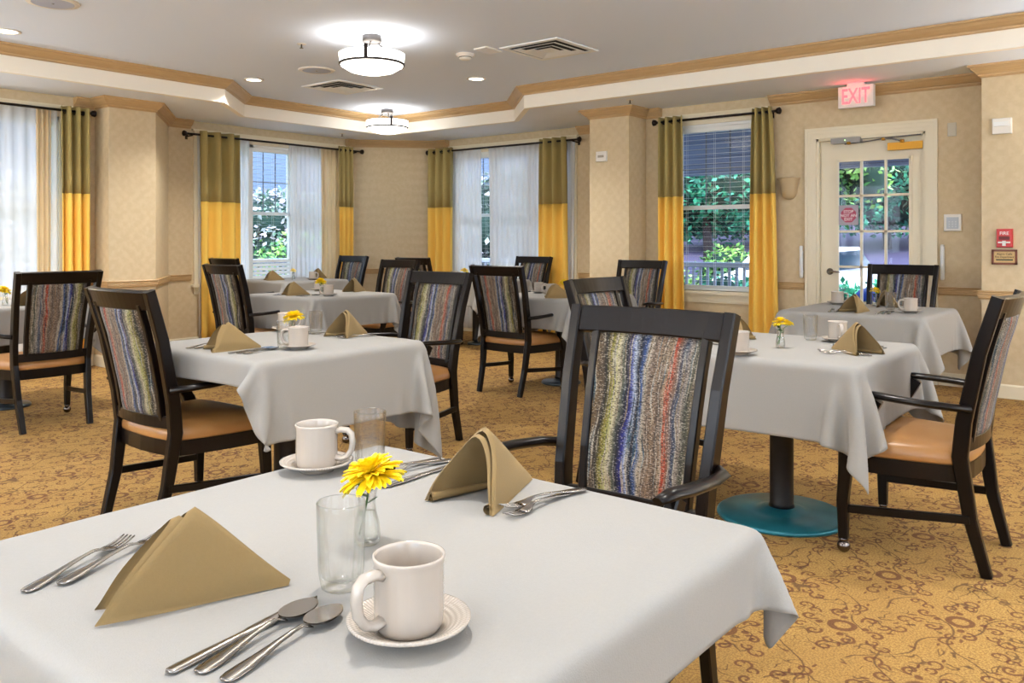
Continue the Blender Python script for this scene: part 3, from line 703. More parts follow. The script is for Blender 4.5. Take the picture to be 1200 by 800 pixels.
r = plate('keypad', XD, 1.537, 1.341, .132, .14, .022, M_plastic, 'square white keypad with grey face right of the door', 'keypad')
MB().box((-.0245, -.045, -.050), (-.022, .045, .045)).build('face_panel', mat('keypad_face', (182, 190, 196), .3), r)
mb = MB()
for a in range(3):
    for b in range(3): mb.box((-.0262, -.03+a*.024, -.038+b*.020), (-.0245, -.018+a*.024, -.026+b*.020))
mb.build('button', mat('keypad_button', (205, 210, 212), .4), r)
M_fire = mat('fire_red', (198, 34, 36), .35)
r = plate('fire_alarm_pull', PX, 1.113, 1.213, .108, .142, .034, M_fire, 'red fire alarm pull station on the beige wall at the right edge', 'fire alarm')
MB().box((-.040, -.036, -.012), (-.034, .036, .014)).build('recess', mat('dark_red', (96, 12, 18), .5), r)
mb = MB(); mb.box((-.046, -.040, -.038), (-.036, .040, -.026)); mb.box((-.052, -.011, -.058), (-.036, .011, -.020)); mb.build('pull_handle', M_plastic, r)
text('FIRE', .034, (PX-.0355, 1.113, 1.213+.036), M_wt, r, ext=.0006)
pq = empty('wall_plaque', (PX, 1.116, 1.070)); tag(pq, 'small wood framed plaque under the red fire alarm pull', 'plaque')
mb = MB()
for a, b in (((0, -.085, .042), (-.014, .085, .057)), ((0, -.085, -.057), (-.014, .085, -.042)), ((0, -.085, -.057), (-.014, -.070, .057)), ((0, .070, -.057), (-.014, .085, .057))): mb.box(a, b)
mb.build('frame', mat('plaque_wood', (116, 56, 26), .4), pq)
MB().box((0, -.072, -.044), (-.007, .072, .044)).build('face', mat('plaque_tan', (206, 174, 116), .5), pq)
Mtx = mat('plaque_ink', (60, 44, 24), .6)
text('Alarm Calls', .022, (PX-.0076, 1.116, 1.092), Mtx, pq, ext=.0004); text('Fire Department', .022, (PX-.0076, 1.116, 1.070), Mtx, pq, ext=.0004, sx=.85)
MB().box((-.009, -.056, -.026), (-.007, .056, -.016)).build('bar', mat('plaque_bar', (40, 50, 36), .5), pq)
for y, z, l in ((2.785, 1.0, 'slim white vertical bar on the wall left of the door'), (1.612, 1.015, 'slim white vertical bar on the wall right of the door')):
    mb = MB(); mb.sweep([(-.02, 0, -.145), (-.024, 0, -.13), (-.024, 0, .13), (-.02, 0, .145)], [(.026, .022), (.034, .026), (.034, .026), (.026, .022)], (0, 1, 0), smooth=True, ch=.8)
    mb.box((-.014, -.012, -.10), (0, .012, -.08)); mb.box((-.014, -.012, .08), (0, .012, .10))
    tag(mb.build('sensor_bar', M_white, None, (XD, y, z)), l, 'sensor bar')
sn = empty('wall_sconce', (XD, 2.905, 1.67)); tag(sn, 'beige bell shaped wall sconce between curtain and door', 'wall lamp', 'wall sconces')
mb = MB(); prof = [(.012, -.10), (.040, -.092), (.062, -.070), (.074, -.035), (.080, .02), (.086, .055), (.104, .090), (.104, .10)]
rings = []
for r_, z_ in prof: rings.append([(-abs(math.sin(PI*k/18))*r_*.95, r_*math.cos(PI*k/18), z_) for k in range(19)])
for r_, z_ in reversed(prof): rings.append([(-abs(math.sin(PI*k/18))*max(.002, r_*.95-.005), (r_-.005)*math.cos(PI*k/18), z_+.002) for k in range(19)])
vs = [p for rg in rings for p in rg]; n_ = 19
mb.add(vs, [(i*n_+j, i*n_+j+1, (i+1)*n_+j+1, (i+1)*n_+j) for i in range(len(rings)-1) for j in range(n_-1)], 0, True)
mb.build('shade', mat('alabaster_beige', (190, 168, 130), .5), sn); MB().box((-.012, -.03, -.05), (0, .03, .07)).build('back_plate', M_nickel, sn)
for i_, (x_, y_, a_) in enumerate(FILL_UPLIGHTS):  # unseen sconce bodies added to go with the fill uplights
    c_ = copy_tree(sn); c_.location = (x_, y_, 1.67); c_.rotation_euler = (0, 0, a_+PI)
    c_['label'] = 'added unseen wall sconce on ' + ('the right wall near the viewer', 'the right wall by the near end', 'the left wall between windows', 'the back wall, near end', 'the back wall, middle', 'the back wall, left end', 'the near end wall, left', 'the near end wall, right')[i_]
# ------------------------------------------------------------------ ceiling fixtures
def bowl_lamp():
    r = empty('ceiling_lamp')
    mb = MB(); mb.lathe([(.001, 0), (.072, 0), (.074, -.012), (.074, -.045), (.066, -.055), (.001, -.056)], 36); mb.build('canopy', M_nickel, r)
    for k in range(3):
        a = 2*PI*k/3 + math.radians(218); mb = MB(); c, s = math.cos(a), math.sin(a)
        mb.sweep([(.045*c, .045*s, -.05), (.20*c, .20*s, -.165)], (.010, .010), (0, 0, 1), nseg=10); mb.build('rod', M_nickel, r)
        a2 = a; mb = MB(); sd = (-s, c, 0); mb.sweep([(.248*c, .248*s, -.115), (.250*c, .250*s, -.225)], (.028, .008), sd); mb.build('bracket', M_bronze, r)
    mb = MB(); mb.lathe([(.246, -.140), (.250, -.142), (.243, -.215), (.232, -.235)], 56)
    mb.build('drum_shade', M_bowl, r)
    mb = MB(); mb.lathe([(.243, -.212), (.249, -.212), (.249, -.224), (.236, -.228), (.243, -.212)], 56); mb.build('ring', M_bronze, r)
    mb = MB(); mb.lathe([(.232, -.222), (.215, -.245), (.17, -.272), (.10, -.290), (.001, -.296)], 48); mb.build('bowl_shade', M_bowl, r)
    return r
bl = bowl_lamp()
for (x, y, a), l in zip(LAMPS, ('larger looking bowl ceiling lamp nearer the viewer, three metal rods', 'farther bowl ceiling lamp near the far corner of the tray', 'bowl ceiling lamp above the nearest table',
        'bowl ceiling lamp over the near right floor', 'added unseen bowl lamp at the left end of the tray', 'added unseen bowl lamp behind the viewer', 'added unseen bowl lamp in the near right corner')):
    place(bl, USED, (x, y, TRAY), a, l, 'ceiling lamp', 'bowl ceiling lamps')
for (x, y), l in zip(CANS, ('at the upper left edge', 'right of the left step of the tray', 'above the curtains right of the corner')):
    r = empty('recessed_light', (x, y, TRAY)); tag(r, 'round recessed ceiling light '+l, 'recessed light', 'recessed lights')
    MB().lathe([(.070, 0), (.095, 0), (.095, -.006), (.070, -.008), (.070, 0)], 32).build('trim_ring', M_plastic, r); MB().lathe([(.0005, -.004), (.070, -.004)], 32).build('lens', M_can, r)
def vent(x, y, label):
    r = empty('ceiling_vent', (x, y, TRAY)); tag(r, label, 'air vent', 'square air vents'); R_ = .29
    def ringbox(mb, a, b, z0, z1):
        for p, q in (((-b, -b), (b, -a)), ((-b, a), (b, b)), ((-b, -a), (-a, a)), ((a, -a), (b, a))): mb.box((p[0], p[1], z0), (q[0], q[1], z1))
    mb = MB(); ringbox(mb, .245, R_, -.010, 0); mb.build('frame', M_white, r)
    MB().box((-.245, -.245, -.002), (.245, .245, 0)).build('throat', M_dark, r)
    for k, (a, b) in enumerate(((.165, .215), (.09, .135))):
        mb = MB()
        for i in range(4):
            rot = Matrix.Rotation(PI/2*i, 4, 'Z'); vs = [(-b, -b, -.014), (b, -b, -.014), (a, -a, -.003), (-a, -a, -.003), (-b, -b, -.016), (b, -b, -.016), (a, -a, -.005), (-a, -a, -.005)]
            mb.add([rot @ Vector(v) for v in vs], [(0,1,2,3),(7,6,5,4),(0,4,5,1),(1,5,6,2),(2,6,7,3),(3,7,4,0)])
        mb.build('louver', M_white, r)
    mb = MB(); mb.add([(-.07,-.07,-.012),(.07,-.07,-.012),(.07,.07,-.012),(-.07,.07,-.012),(0,0,-.004)], [(0,1,4),(1,2,4),(2,3,4),(3,0,4),(3,2,1,0)]); mb.build('centre_plate', M_white, r)
vent(5.57, 4.10, 'square ceiling vent right of the smoke detector'); vent(5.63, 6.76, 'square ceiling vent between the two bowl lamps')
for x, y, l in ((4.92, 6.27, 'round grey blue ceiling speaker left of the nearer bowl lamp'), (2.43, 5.83, 'round grey blue ceiling speaker at the top left edge')):
    r = empty('ceiling_speaker', (x, y, TRAY)); tag(r, l, 'speaker', 'ceiling speakers')
    MB().lathe([(.001, -.010), (.06, -.012), (.13, -.009)], 40).build('grille', M_spk, r); MB().lathe([(.128, -.010), (.158, -.008), (.165, 0), (.128, 0)], 40).build('rim', M_plastic, r)
    MB().lathe([(.001, -.016), (.008, -.014), (.008, -.010)], 12).build('badge', M_grey, r)
r = empty('smoke_detector', (5.28, 4.76, TRAY)); tag(r, 'white smoke detector beside the square ceiling vent', 'smoke detector')
MB().lathe([(.001, -.050), (.035, -.050), (.052, -.038), (.055, -.022), (.075, -.016), (.078, 0)], 32).build('housing', M_plastic, r); MB().lathe([(.053, -.033), (.0565, -.030), (.053, -.026)], 32).build('slots', M_dark, r)
r = empty('ceiling_plate', (5.27, 4.50, TRAY)); tag(r, 'flat white access plate between smoke detector and vent', 'ceiling plate'); MB().box((-.10, -.07, -.012), (.10, .07, 0)).build('cover', M_plastic, r)
for x, y, z, l in ((4.19, 5.53, TRAY, 'sprinkler head left of the nearer bowl lamp'), (7.01, 4.20, H, 'sprinkler head over the pillar with the thermostat'), (6.95, 8.35, H, 'sprinkler head over the corner window')):
    r = empty('sprinkler', (x, y, z)); tag(r, l, 'sprinkler', 'sprinkler heads')
    MB().lathe([(.001, -.004), (.035, -.004), (.038, 0)], 20).build('escutcheon', M_plastic, r)
    mb = MB(); mb.sweep([(0, 0, 0), (0, 0, -.03)], (.012, .012), (1, 0, 0), nseg=8); mb.lathe([(.001, -.032), (.016, -.033), (.016, -.035), (.001, -.036)], 12); mb.build('deflector', M_nickel, r)
# ------------------------------------------------------------------ dining chair
def xline(z):
    pts = [(0, 0), (.2, .052), (.42, .083), (.55, .070), (.8, .018), (1.01, -.045)]
    for (z0, x0), (z1, x1) in zip(pts, pts[1:]):
        if z <= z1: return x0+(x1-x0)*(z-z0)/(z1-z0)
    return pts[-1][1]
def make_chair():
    r = empty('dining_chair')
    bow = lambda y, k=.034: k*(1-(y/.24)**2)
    zz = [0, .10, .2, .31, .42, .55, .68, .8, .91, 1.0]
    for s in (-1, 1):
        mb = MB(); pth = [(xline(z), s*(.203+.045*z), z) for z in zz]
        mb.sweep(pth, [(.034, .036+.018*min(1, z/.4) - .012*max(0, (z-.5)/.5)) for z in zz], (0, 1, 0)); o = mb.build('leg', M_wood, r)
        if s == -1: o['label'] = 'rear leg rising into the back post'
        mb = MB(); f = [(.350, s*.288, .605), (.385, s*.284, .54), (.432, s*.278, .45), (.466, s*.272, .35), (.480, s*.268, .2), (.478, s*.266, .055)]
        mb.sweep(f, [(.034, .046), (.034, .046), (.038, .056), (.038, .050), (.036, .042), (.032, .034)], (0, 1, 0)); lg = mb.build('leg', M_wood, r)
        cs = MB(); cs.lathe([(.001, .058), (.016, .058), (.018, .050), (.012, .040), (.001, .038)], 16, (.478, s*.266, 0)); cs.lathe([(.024*math.sin(PI*k/10)+.0005, .0245-.024*math.cos(PI*k/10)) for k in range(11)], 18, (.478, s*.266, 0))
        cs.build('caster', M_steel_d, lg)
        mb = MB(); ap = [(.045, s*.250, .600), (.10, s*.288, .606), (.20, s*.304, .612), (.30, s*.302, .618), (.38, s*.290, .622), (.425, s*.280, .615)]
        mb.sweep(ap, [(.030, .026), (.036, .026), (.044, .024), (.048, .024), (.046, .024), (.030, .016)], (0, 1, 0), smooth=True, ch=.9); mb.build('armrest', M_wood, r)
        mb = MB(); mb.sweep([(.052, s*.222, .20), (.25, s*.245, .185), (.478, s*.266, .17)], (.020, .030), (0, 1, 0)); mb.build('stretcher', M_wood, r)
        mb = MB(); st = [(xline(z)-bow(.175), s*(.150+.030*z/1.0), z) for z in (.47, .60, .74, .85, .945)]
        mb.sweep(st, (.024, .028), (0, 1, 0)); mb.build('stile', M_wood, r)
    N = 14
    mb = MB(); mb.sweep([(xline(.962)-bow(y), y, .962) for y in [-.250+.500*k/N for k in range(N+1)]], (.080, .026), (-.33, 0, .94), ch=.3, smooth=False); mb.build('top_rail', M_wood, r)
    mb = MB(); mb.sweep([(xline(.462)-bow(y), y, .462) for y in [-.225+.450*k/N for k in range(N+1)]], (.050, .024), (0, 0, 1), ch=.3); mb.build('lower_rail', M_wood, r)
    mb = MB(); nu, nv, T = 14, 18, .015
    def fn(sg):
        def g(u, v):
            z = .484+.443*v; hw = .142+.030*z; y = -hw+2*hw*u
            e = min(u, 1-u)*nu; pad = T*(.35+.65*min(1, e/1.6))*(.5+.5*min(1, min(v, 1-v)*nv/1.4))
            return (xline(z)-bow(y)+sg*pad, y, z)
        return g
    mb.grid(fn(1), nu, nv); mb.grid(fn(-1), nu, nv)
    n1 = (nu+1)*(nv+1)
    idx = lambda i, j: i*(nv+1)+j
    ed = [idx(i, 0) for i in range(nu+1)]+[idx(nu, j) for j in range(1, nv+1)]+[idx(i, nv) for i in range(nu-1, -1, -1)]+[idx(0, j) for j in range(nv-1, 0, -1)]
    for a, b in zip(ed, ed[1:]+ed[:1]): mb.f.append((a, b, b+n1, a+n1)); mb.mi.append(0); mb.sm.append(False)
    mb.build('backrest', M_fabric, r)
    def outline(g=0):
        P = []
        for k in range(9): # right side rear->front bowed
            t = k/8; P.append((.075-g+(.38+g)*t, -(.212+g+.070*math.sin(t*PI/2)**.8)))
        for k in range(1, 6): a = -PI/2+PI/2*k/6; P.append((.455+.055*math.cos(a)*1.0, -.222-g+(.06)*math.sin(a)))
        for k in range(7): y = -.20+.40*k/6; P.append((.515+g+.012*(1-(y/.2)**2), y))
        for k in range(1, 6): a = PI/2*k/6; P.append((.455+.055*math.cos(a), .222+g+.06*math.sin(a)))
        for k in range(9): t = 1-k/8; P.append((.075-g+(.38+g)*t, (.212+g+.070*math.sin(t*PI/2)**.8)))
        for k in range(1, 4): y = .212-.424*k/4; P.append((.075-g-.022*(1-(y/.212)**2), y))
        return P
    mb = MB(); O = outline(); mb.prism(O, .325, .386); mb.build('seat_rail', M_wood, r)
    mb = MB(); cx, cy = .29, 0; rings = []
    for sc_, z in ((.985, .384), (.997, .394), (.995, .412), (.965, .430), (.90, .444), (.74, .456), (.5, .463), (.25, .466), (.01, .467)):
        rings.append([(cx+(x-cx)*sc_, cy+(y-cy)*sc_, z) for x, y in O])
    mb.loft(rings); mb.build('seat_cushion', M_leather, r)
    return r
M_steel_d = mat('dark_chrome', (120, 112, 108), .2, 1)
chair = make_chair()
CH = [
 (2.10, 1.213, 180, 'black framed armchair at the nearest table with its striped back filling the middle'),
 (1.72, 3.42, 0, 'armchair with tan seat left of the left middle table, seen from behind'),
 (3.75, 3.63, 180, 'armchair right of the left middle table, blue highlight down its post'),
 (3.88, 6.10, 0, 'armchair with a vivid blue stripe left of the second table on the left'),
 (5.19, 8.15, 0, 'dark chair mostly hidden behind the blue striped chair, under the gold curtain'),
 (6.93, 8.15, 180, 'bluish backed chair right of the far left table'),
 (5.77, 6.10, 180, 'armchair with tan seat right of the second table on the left'),
 (6.70, 6.80, 0, 'pale blue backed chair below the gold curtain right of the corner wall'),
 (5.05, 4.20, 0, 'armchair with tan seat seen from behind left of the central table'),
 (7.95, 6.10, 180, 'small distant chair below the gold curtain left of the pillar'),
 (7.12, 4.15, 180, 'chair facing us between the pillar and the gold curtain'),
 (3.68, 2.37, -90, 'tilted looking chair behind the right middle table, partly hidden by the nearest chair'),
 (3.60, .57, 90, 'large armchair with tan seat cut off at the right edge'),
 (7.15, 1.80, 180, 'armchair in front of the glazed door'),
 (2.37, 5.62, 90, 'armchair with tan seat at the left edge, seen from behind'),
]
CHO = [place(chair, USED, (x, y, 0), math.radians(a), l, 'dining chair', 'striped dining armchairs') for x, y, a, l in CH]
# ------------------------------------------------------------------ tables and cloths
TZ = .740
def make_table(base_m):
    r = empty('dining_table')
    h = .440; P = []
    for cx, cy, a0 in ((h-.045, h-.045, 0), (-h+.045, h-.045, 90), (-h+.045, -h+.045, 180), (h-.045, -h+.045, 270)):
        for k in range(4): a = math.radians(a0+30*k); P.append((cx+.045*math.cos(a), cy+.045*math.sin(a)))
    MB().prism(P, .705, TZ-.012).build('tabletop', M_wood, r)
    MB().lathe([(.001, .712), (.20, .712), (.20, .706), (.05, .690), (.050, .06), (.055, .045), (.001, .045)], 32).build('pedestal', M_black, r)
    MB().lathe([(.001, .048), (.075, .044), (.10, .032), (.13, .027), (.262, .022), (.272, .016), (.275, .006), (.270, 0), (.001, 0)], 56).build('base', base_m, r)
    return r
def drape(n, size, off, seed, steps=330, iters=16):
    rng = np.random.RandomState(seed); hs = size/2
    g = np.linspace(-hs, hs, n); X, Y = np.meshgrid(g+off[0], g+off[1], indexing='ij')
    P = np.stack([X, Y, np.full_like(X, .004)], -1); P[..., 2] += rng.rand(n, n)*.001; V = np.zeros_like(P)
    L = size/(n-1); half, rad = .455, .014
    e = (np.arange(n)/(n-1)*2-1)
    V[..., 0] += rng.randn(n, n)*.02; V[..., 1] += rng.randn(n, n)*.02
    sw = .25*np.sin(X*9+seed)*(np.abs(Y-off[1]) > .42); V[..., 1] += sw*.3
    V[..., 0] += .3*.25*np.sin(Y*8+2*seed)*(np.abs(X-off[0]) > .42)
    ci = ((np.abs(X-off[0]) > .44) & (np.abs(Y-off[1]) > .44))
    V[..., 0] += np.where(ci, -np.sign(Y-off[1])*1.0, 0); V[..., 1] += np.where(ci, np.sign(X-off[0])*1.0, 0)
    cons = []
    def con(sa, sb, d, k): cons.append((sa, sb, d, k))
    for o in (0, 1):
        con((slice(o, n-1, 2), slice(None)), (slice(o+1, n, 2), slice(None)), L, 1); con((slice(None), slice(o, n-1, 2)), (slice(None), slice(o+1, n, 2)), L, 1)
        con((slice(o, n-1, 2), slice(0, n-1)), (slice(o+1, n, 2), slice(1, n)), L*2**.5, .5); con((slice(o, n-1, 2), slice(1, n)), (slice(o+1, n, 2), slice(0, n-1)), L*2**.5, .5)
    for o in range(4):
        con((slice(o, n-2, 4), slice(None)), (slice(o+2, n, 4), slice(None)), 2*L, .06) if len(range(o, n-2, 4)) == len(range(o+2, n, 4)) else None
        con((slice(None), slice(o, n-2, 4)), (slice(None), slice(o+2, n, 4)), 2*L, .06) if len(range(o, n-2, 4)) == len(range(o+2, n, 4)) else None
    dt = 1/90
    for st in range(steps):
        V[..., 2] -= 9.8*dt; V *= .985 if st < steps*.6 else .93; Q = P+V*dt
        for it in range(iters):
            for sa, sb, d, k in cons:
                A = Q[sa]; B = Q[sb]
                if A.shape != B.shape:
                    m0 = min(A.shape[0], B.shape[0]); m1 = min(A.shape[1], B.shape[1]); A = A[:m0, :m1]; B = B[:m0, :m1]
                D = B-A; l = np.sqrt((D**2).sum(-1, keepdims=True))+1e-9; c = (l-d)/l*D*.5*k; A += c; B -= c
            # rounded slab collision
            qx = np.abs(Q[..., 0])-(half-rad); qy = np.abs(Q[..., 1])-(half-rad); qz = Q[..., 2]+rad
            ins = (qx < rad) & (qy < rad) & (qz < rad) & (Q[..., 2] > -.25)
            mx = np.maximum(qx, 0); my = np.maximum(qy, 0); mz = np.maximum(qz, 0)
            dist = np.sqrt(mx**2+my**2+mz**2)
            near = ins & (dist > 1e-6) & (dist < rad)
            sc_ = np.where(near, rad/np.maximum(dist, 1e-9), 1)
            Q[..., 0] = np.where(near & (qx > 0), np.sign(Q[..., 0])*((half-rad)+mx*sc_), Q[..., 0])
            Q[..., 1] = np.where(near & (qy > 0), np.sign(Q[..., 1])*((half-rad)+my*sc_), Q[..., 1])
            Q[..., 2] = np.where(near & (qz > 0), -rad+mz*sc_, Q[..., 2])
            deep = ins & (dist <= 1e-6)
            toside = deep & (np.maximum(qx, qy) > qz)
            Q[..., 2] = np.where(deep & ~toside, 0, Q[..., 2])
            sx = toside & (qx >= qy); sy = toside & ~sx
            Q[..., 0] = np.where(sx, np.sign(Q[..., 0])*half, Q[..., 0]); Q[..., 1] = np.where(sy, np.sign(Q[..., 1])*half, Q[..., 1])
        touch = (np.abs(Q[..., 0]) < half+.001) & (np.abs(Q[..., 1]) < half+.001) & (Q[..., 2] < .002) & (Q[..., 2] > -.012)
        nv = (Q-P)/dt; nv[touch, :2] *= .25
        Q[touch, :2] = P[touch, :2]+(Q[touch, :2]-P[touch, :2])*.25
        V = nv; P = Q
    return P
def cloth_obj(P, name='tablecloth'):
    n = P.shape[0]; me = bpy.data.meshes.new(name)
    me.from_pydata([tuple(p) for p in P.reshape(-1, 3)], [], [(i*n+j, (i+1)*n+j, (i+1)*n+j+1, i*n+j+1) for i in range(n-1) for j in range(n-1)])
    me.polygons.foreach_set('use_smooth', [True]*len(me.polygons)); me.materials.append(M_cloth)
    o = bpy.data.objects.new(name, me); sc.collection.objects.link(o)
    o.modifiers.new('sub', 'SUBSURF').levels = 1; o.modifiers['sub'].render_levels = 1
    s = o.modifiers.new('t', 'SOLIDIFY'); s.thickness = .0016; s.offset = 1
    return o
cloth_T1 = cloth_obj(drape(84, 1.32, (-.068, .085), 3)); cloth_A = cloth_obj(drape(68, 1.38, (0, 0), 5)); cloth_C = cloth_obj(drape(68, 1.38, (.10, -.03), 8)); cloth_B = cloth_obj(drape(68, 1.38, (.01, -.01), 11))
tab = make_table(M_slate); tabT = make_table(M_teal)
TB = {  # name: centre x, y, rotation, description
 'T1': (.855, .985, 0, 'the large nearest table'), 'T2': (2.32, 3.18, 0, 'the left middle table'), 'T3': (3.60, 1.395, 90, 'the right middle table'),
 'T4': (5.85, 1.68, 0, 'the table before the glazed door'), 'T5': (4.62, 5.81, 0, 'the second table on the left'), 'T6': (6.05, 8.13, 0, 'the farthest left table'),
 'T7': (5.78, 4.13, 0, 'the central table beside the pillar'), 'T8': (7.33, 6.43, 0, 'the far table under the sheer window'), 'T0': (2.45, 6.66, 0, 'the table at the left edge')}
for i, (k, (x, y, a, d)) in enumerate(TB.items()):
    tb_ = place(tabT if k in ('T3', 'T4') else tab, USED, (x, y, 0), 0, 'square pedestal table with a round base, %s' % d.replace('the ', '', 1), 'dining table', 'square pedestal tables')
    if k in ('T2', 'T5', 'T6', 'T8', 'T1'):
        for ch_ in [q for q in sc.objects if q.parent == tb_ and q.name.startswith('base')]: ch_.scale = (.6, .6, 1) if k != 'T8' else (.4, .4, 1)
    c = cloth_T1 if k == 'T1' else cloth_C if k == 'T2' else (cloth_A if i % 2 else cloth_B)
    c = place(c, USED, (x, y, TZ), 0, 'white cloth hanging over %s' % d, 'tablecloth', 'white tablecloths')
    if k not in ('T1', 'T2'): c.rotation_euler.z = PI/2*[0, 0, 3, 1, 2, 3, 0, 1, 2][i]
# ------------------------------------------------------------------ tableware prototypes (origin on the cloth)
def ribbon(mb, prof, thick=.0016, cup=0):
    """prof: (x, halfwidth, z, y) cross sections of a flat strip"""
    rings = []
    for q in prof:
        x, hw, z = q[:3]; y = q[3] if len(q) > 3 else 0; c = q[4] if len(q) > 4 else 0
        rings.append([(x, y-hw, z+c), (x, y-hw*.5, z+c*.25), (x, y, z), (x, y+hw*.5, z+c*.25), (x, y+hw, z+c), (x, y+hw*.92, z+c+thick), (x, y+hw*.45, z+c*.25+thick*1.3), (x, y, z+thick*1.4), (x, y-hw*.45, z+c*.25+thick*1.3), (x, y-hw*.92, z+c+thick)])
    mb.loft(rings)
def handle_prof(L, arch=.012):
    return [(0, .003, .0006), (.003, .0085, .0006), (.012, .0108, .001), (.03, .0102, .002), (.055, .0070, .0045), (.08, .0044, .0075), (.105, .0034, .0095), (L, .0032, arch-.002)]
def make_fork():
    mb = MB(); ribbon(mb, handle_prof(.122)+[(.132, .0050, .0085), (.140, .0098, .005), (.150, .0122, .003), (.158, .0125, .0030)], .0018)
    for k in range(4):
        y = -.0096+.0064*k; ribbon(mb, [(.156, .0026, .0030, y), (.170, .0019, .0036, y), (.185, .0016, .0056, y), (.196, .0008, .0082, y)], .0014)
    return mb.build('fork', M_steel)
def make_spoon():
    mb = MB(); ribbon(mb, handle_prof(.118)+[(.126, .004, .006), (.132, .006, .004)], .0018)
    rings = []; n = 14
    for s_ in (0, 1):
        rr = []
        for i in range(7):
            t = i/6; ring = []
            for k in range(24):
                a = 2*PI*k/24; e = .88 if math.cos(a) < 0 else 1
                ring.append((.157+.029*math.cos(a)*t, .0185*math.sin(a)*t*(1-.10*math.cos(a)), .0012+.0080*t*t-s_*-.0012 if s_ else .0004+.0080*t*t))
            rr.append(ring)
        rings.append(rr)
    mb.loft(rings[1][::-1]+rings[0], cap=True)
    return mb.build('spoon', M_steel)
def make_knife():
    mb = MB(); ribbon(mb, [(0, .003, .001), (.004, .0075, .0006), (.02, .0085, .0006), (.06, .0072, .001), (.095, .0058, .0012), (.100, .0066, .001), (.106, .0066, .001), (.112, .0075, .0012), (.14, .0092, .0012), (.18, .0095, .001), (.205, .0075, .001), (.216, .0035, .001), (.219, .0008, .001)], .0026)
    return mb.build('knife', M_steel)
def make_mug():
    r = empty('coffee_mug'); fl = lambda a, z: .006*math.cos(a*20) if .006 < z < .075 else 0
    mb = MB(); mb.lathe([(.001, .004), (.029, .004), (.0335, 0), (.037, .002), (.0395, .008), (.0405, .03), (.0405, .074), (.0415, .080), (.0425, .0835), (.0420, .086), (.0400, .0862), (.0385, .083), (.037, .05), (.036, .014), (.030, .009), (.001, .008)], 80, mod=fl); mb.build('body', M_ceramic, r)
    mb = MB(); p = [(-.036, 0, .070), (-.048, 0, .074), (-.062, 0, .073), (-.070, 0, .066), (-.0725, 0, .050), (-.070, 0, .034), (-.062, 0, .022), (-.050, 0, .017), (-.036, 0, .020)]
    mb.sweep(p, [(.019, .012)]+[(.017, .011)]*7+[(.019, .013)], (0, 1, 0), smooth=True, ch=.8); mb.build('handle', M_ceramic, r); return r
def make_saucer():
    mb = MB(); em = lambda a, z: 0
    mb.lathe([(.001, .004), (.026, .004), (.028, 0), (.034, 0), (.036, .004), (.052, .010), (.068, .016), (.0715, .018), (.072, .0205), (.069, .0212), (.055, .0158), (.045, .0115), (.038, .0078), (.034, .0065), (.001, .0065)], 72)
    return mb.build('saucer', M_emb)
def emb():
    m = mat('embossed_ceramic', (176, 166, 155), .16); t = NT(m); c = t.coord(); s = t.sep(c)
    d = t.m_('SQRT', t.add(t.mul(s[0], s[0]), t.mul(s[1], s[1]))); a = t.m_('ARCTAN2', s[1], s[0])
    h = t.mul(t.m_('SINE', t.add(t.mul(a, 46), t.mul(d, 500))), t.m_('SINE', t.sub(t.mul(a, 46), t.mul(d, 500))))
    t.bump(t.mul(h, t.smooth(d, .042, .047, 0, 1)), .5, .0012); return m
M_emb = emb()
def make_glass():
    r = empty('water_glass')
    fl = lambda a, z: (.035*math.cos(a*18)*max(0, min(1, (.055-z)/.05))) if z < .056 else 0
    mb = MB(); mb.lathe([(.001, .002), (.022, .0), (.0255, .003), (.027, .012), (.0285, .018), (.0295, .03), (.0305, .055), (.0318, .085), (.0322, .112), (.0316, .1135), (.0306, .112), (.0300, .085), (.0286, .055), (.0270, .03), (.0255, .018), (.020, .013), (.001, .012)], 72, mod=fl)
    mb.build('tumbler', M_tumbler, r); return r
def make_vase():
    mb = MB(); mb.lathe([(.001, .002), (.016, 0), (.0195, .004), (.020, .015), (.0185, .032), (.014, .050), (.0125, .062), (.015, .078), (.0165, .084), (.0155, .085), (.0138, .078), (.0112, .062), (.0126, .050), (.0168, .032), (.0182, .015), (.016, .007), (.001, .006)], 40)
    r = empty('bud_vase'); mb.build('vase_body', M_vase, r)
    MB().lathe([(.001, .0075), (.0158, .0085), (.0176, .015), (.0164, .032), (.0128, .048), (.001, .048)], 32).build('water', M_water, r); return r
M_vase = thin_glass('vase_glass', (.99, .99, .985), glassy=.12); M_water = thin_glass('vase_water', (.97, .985, .98))
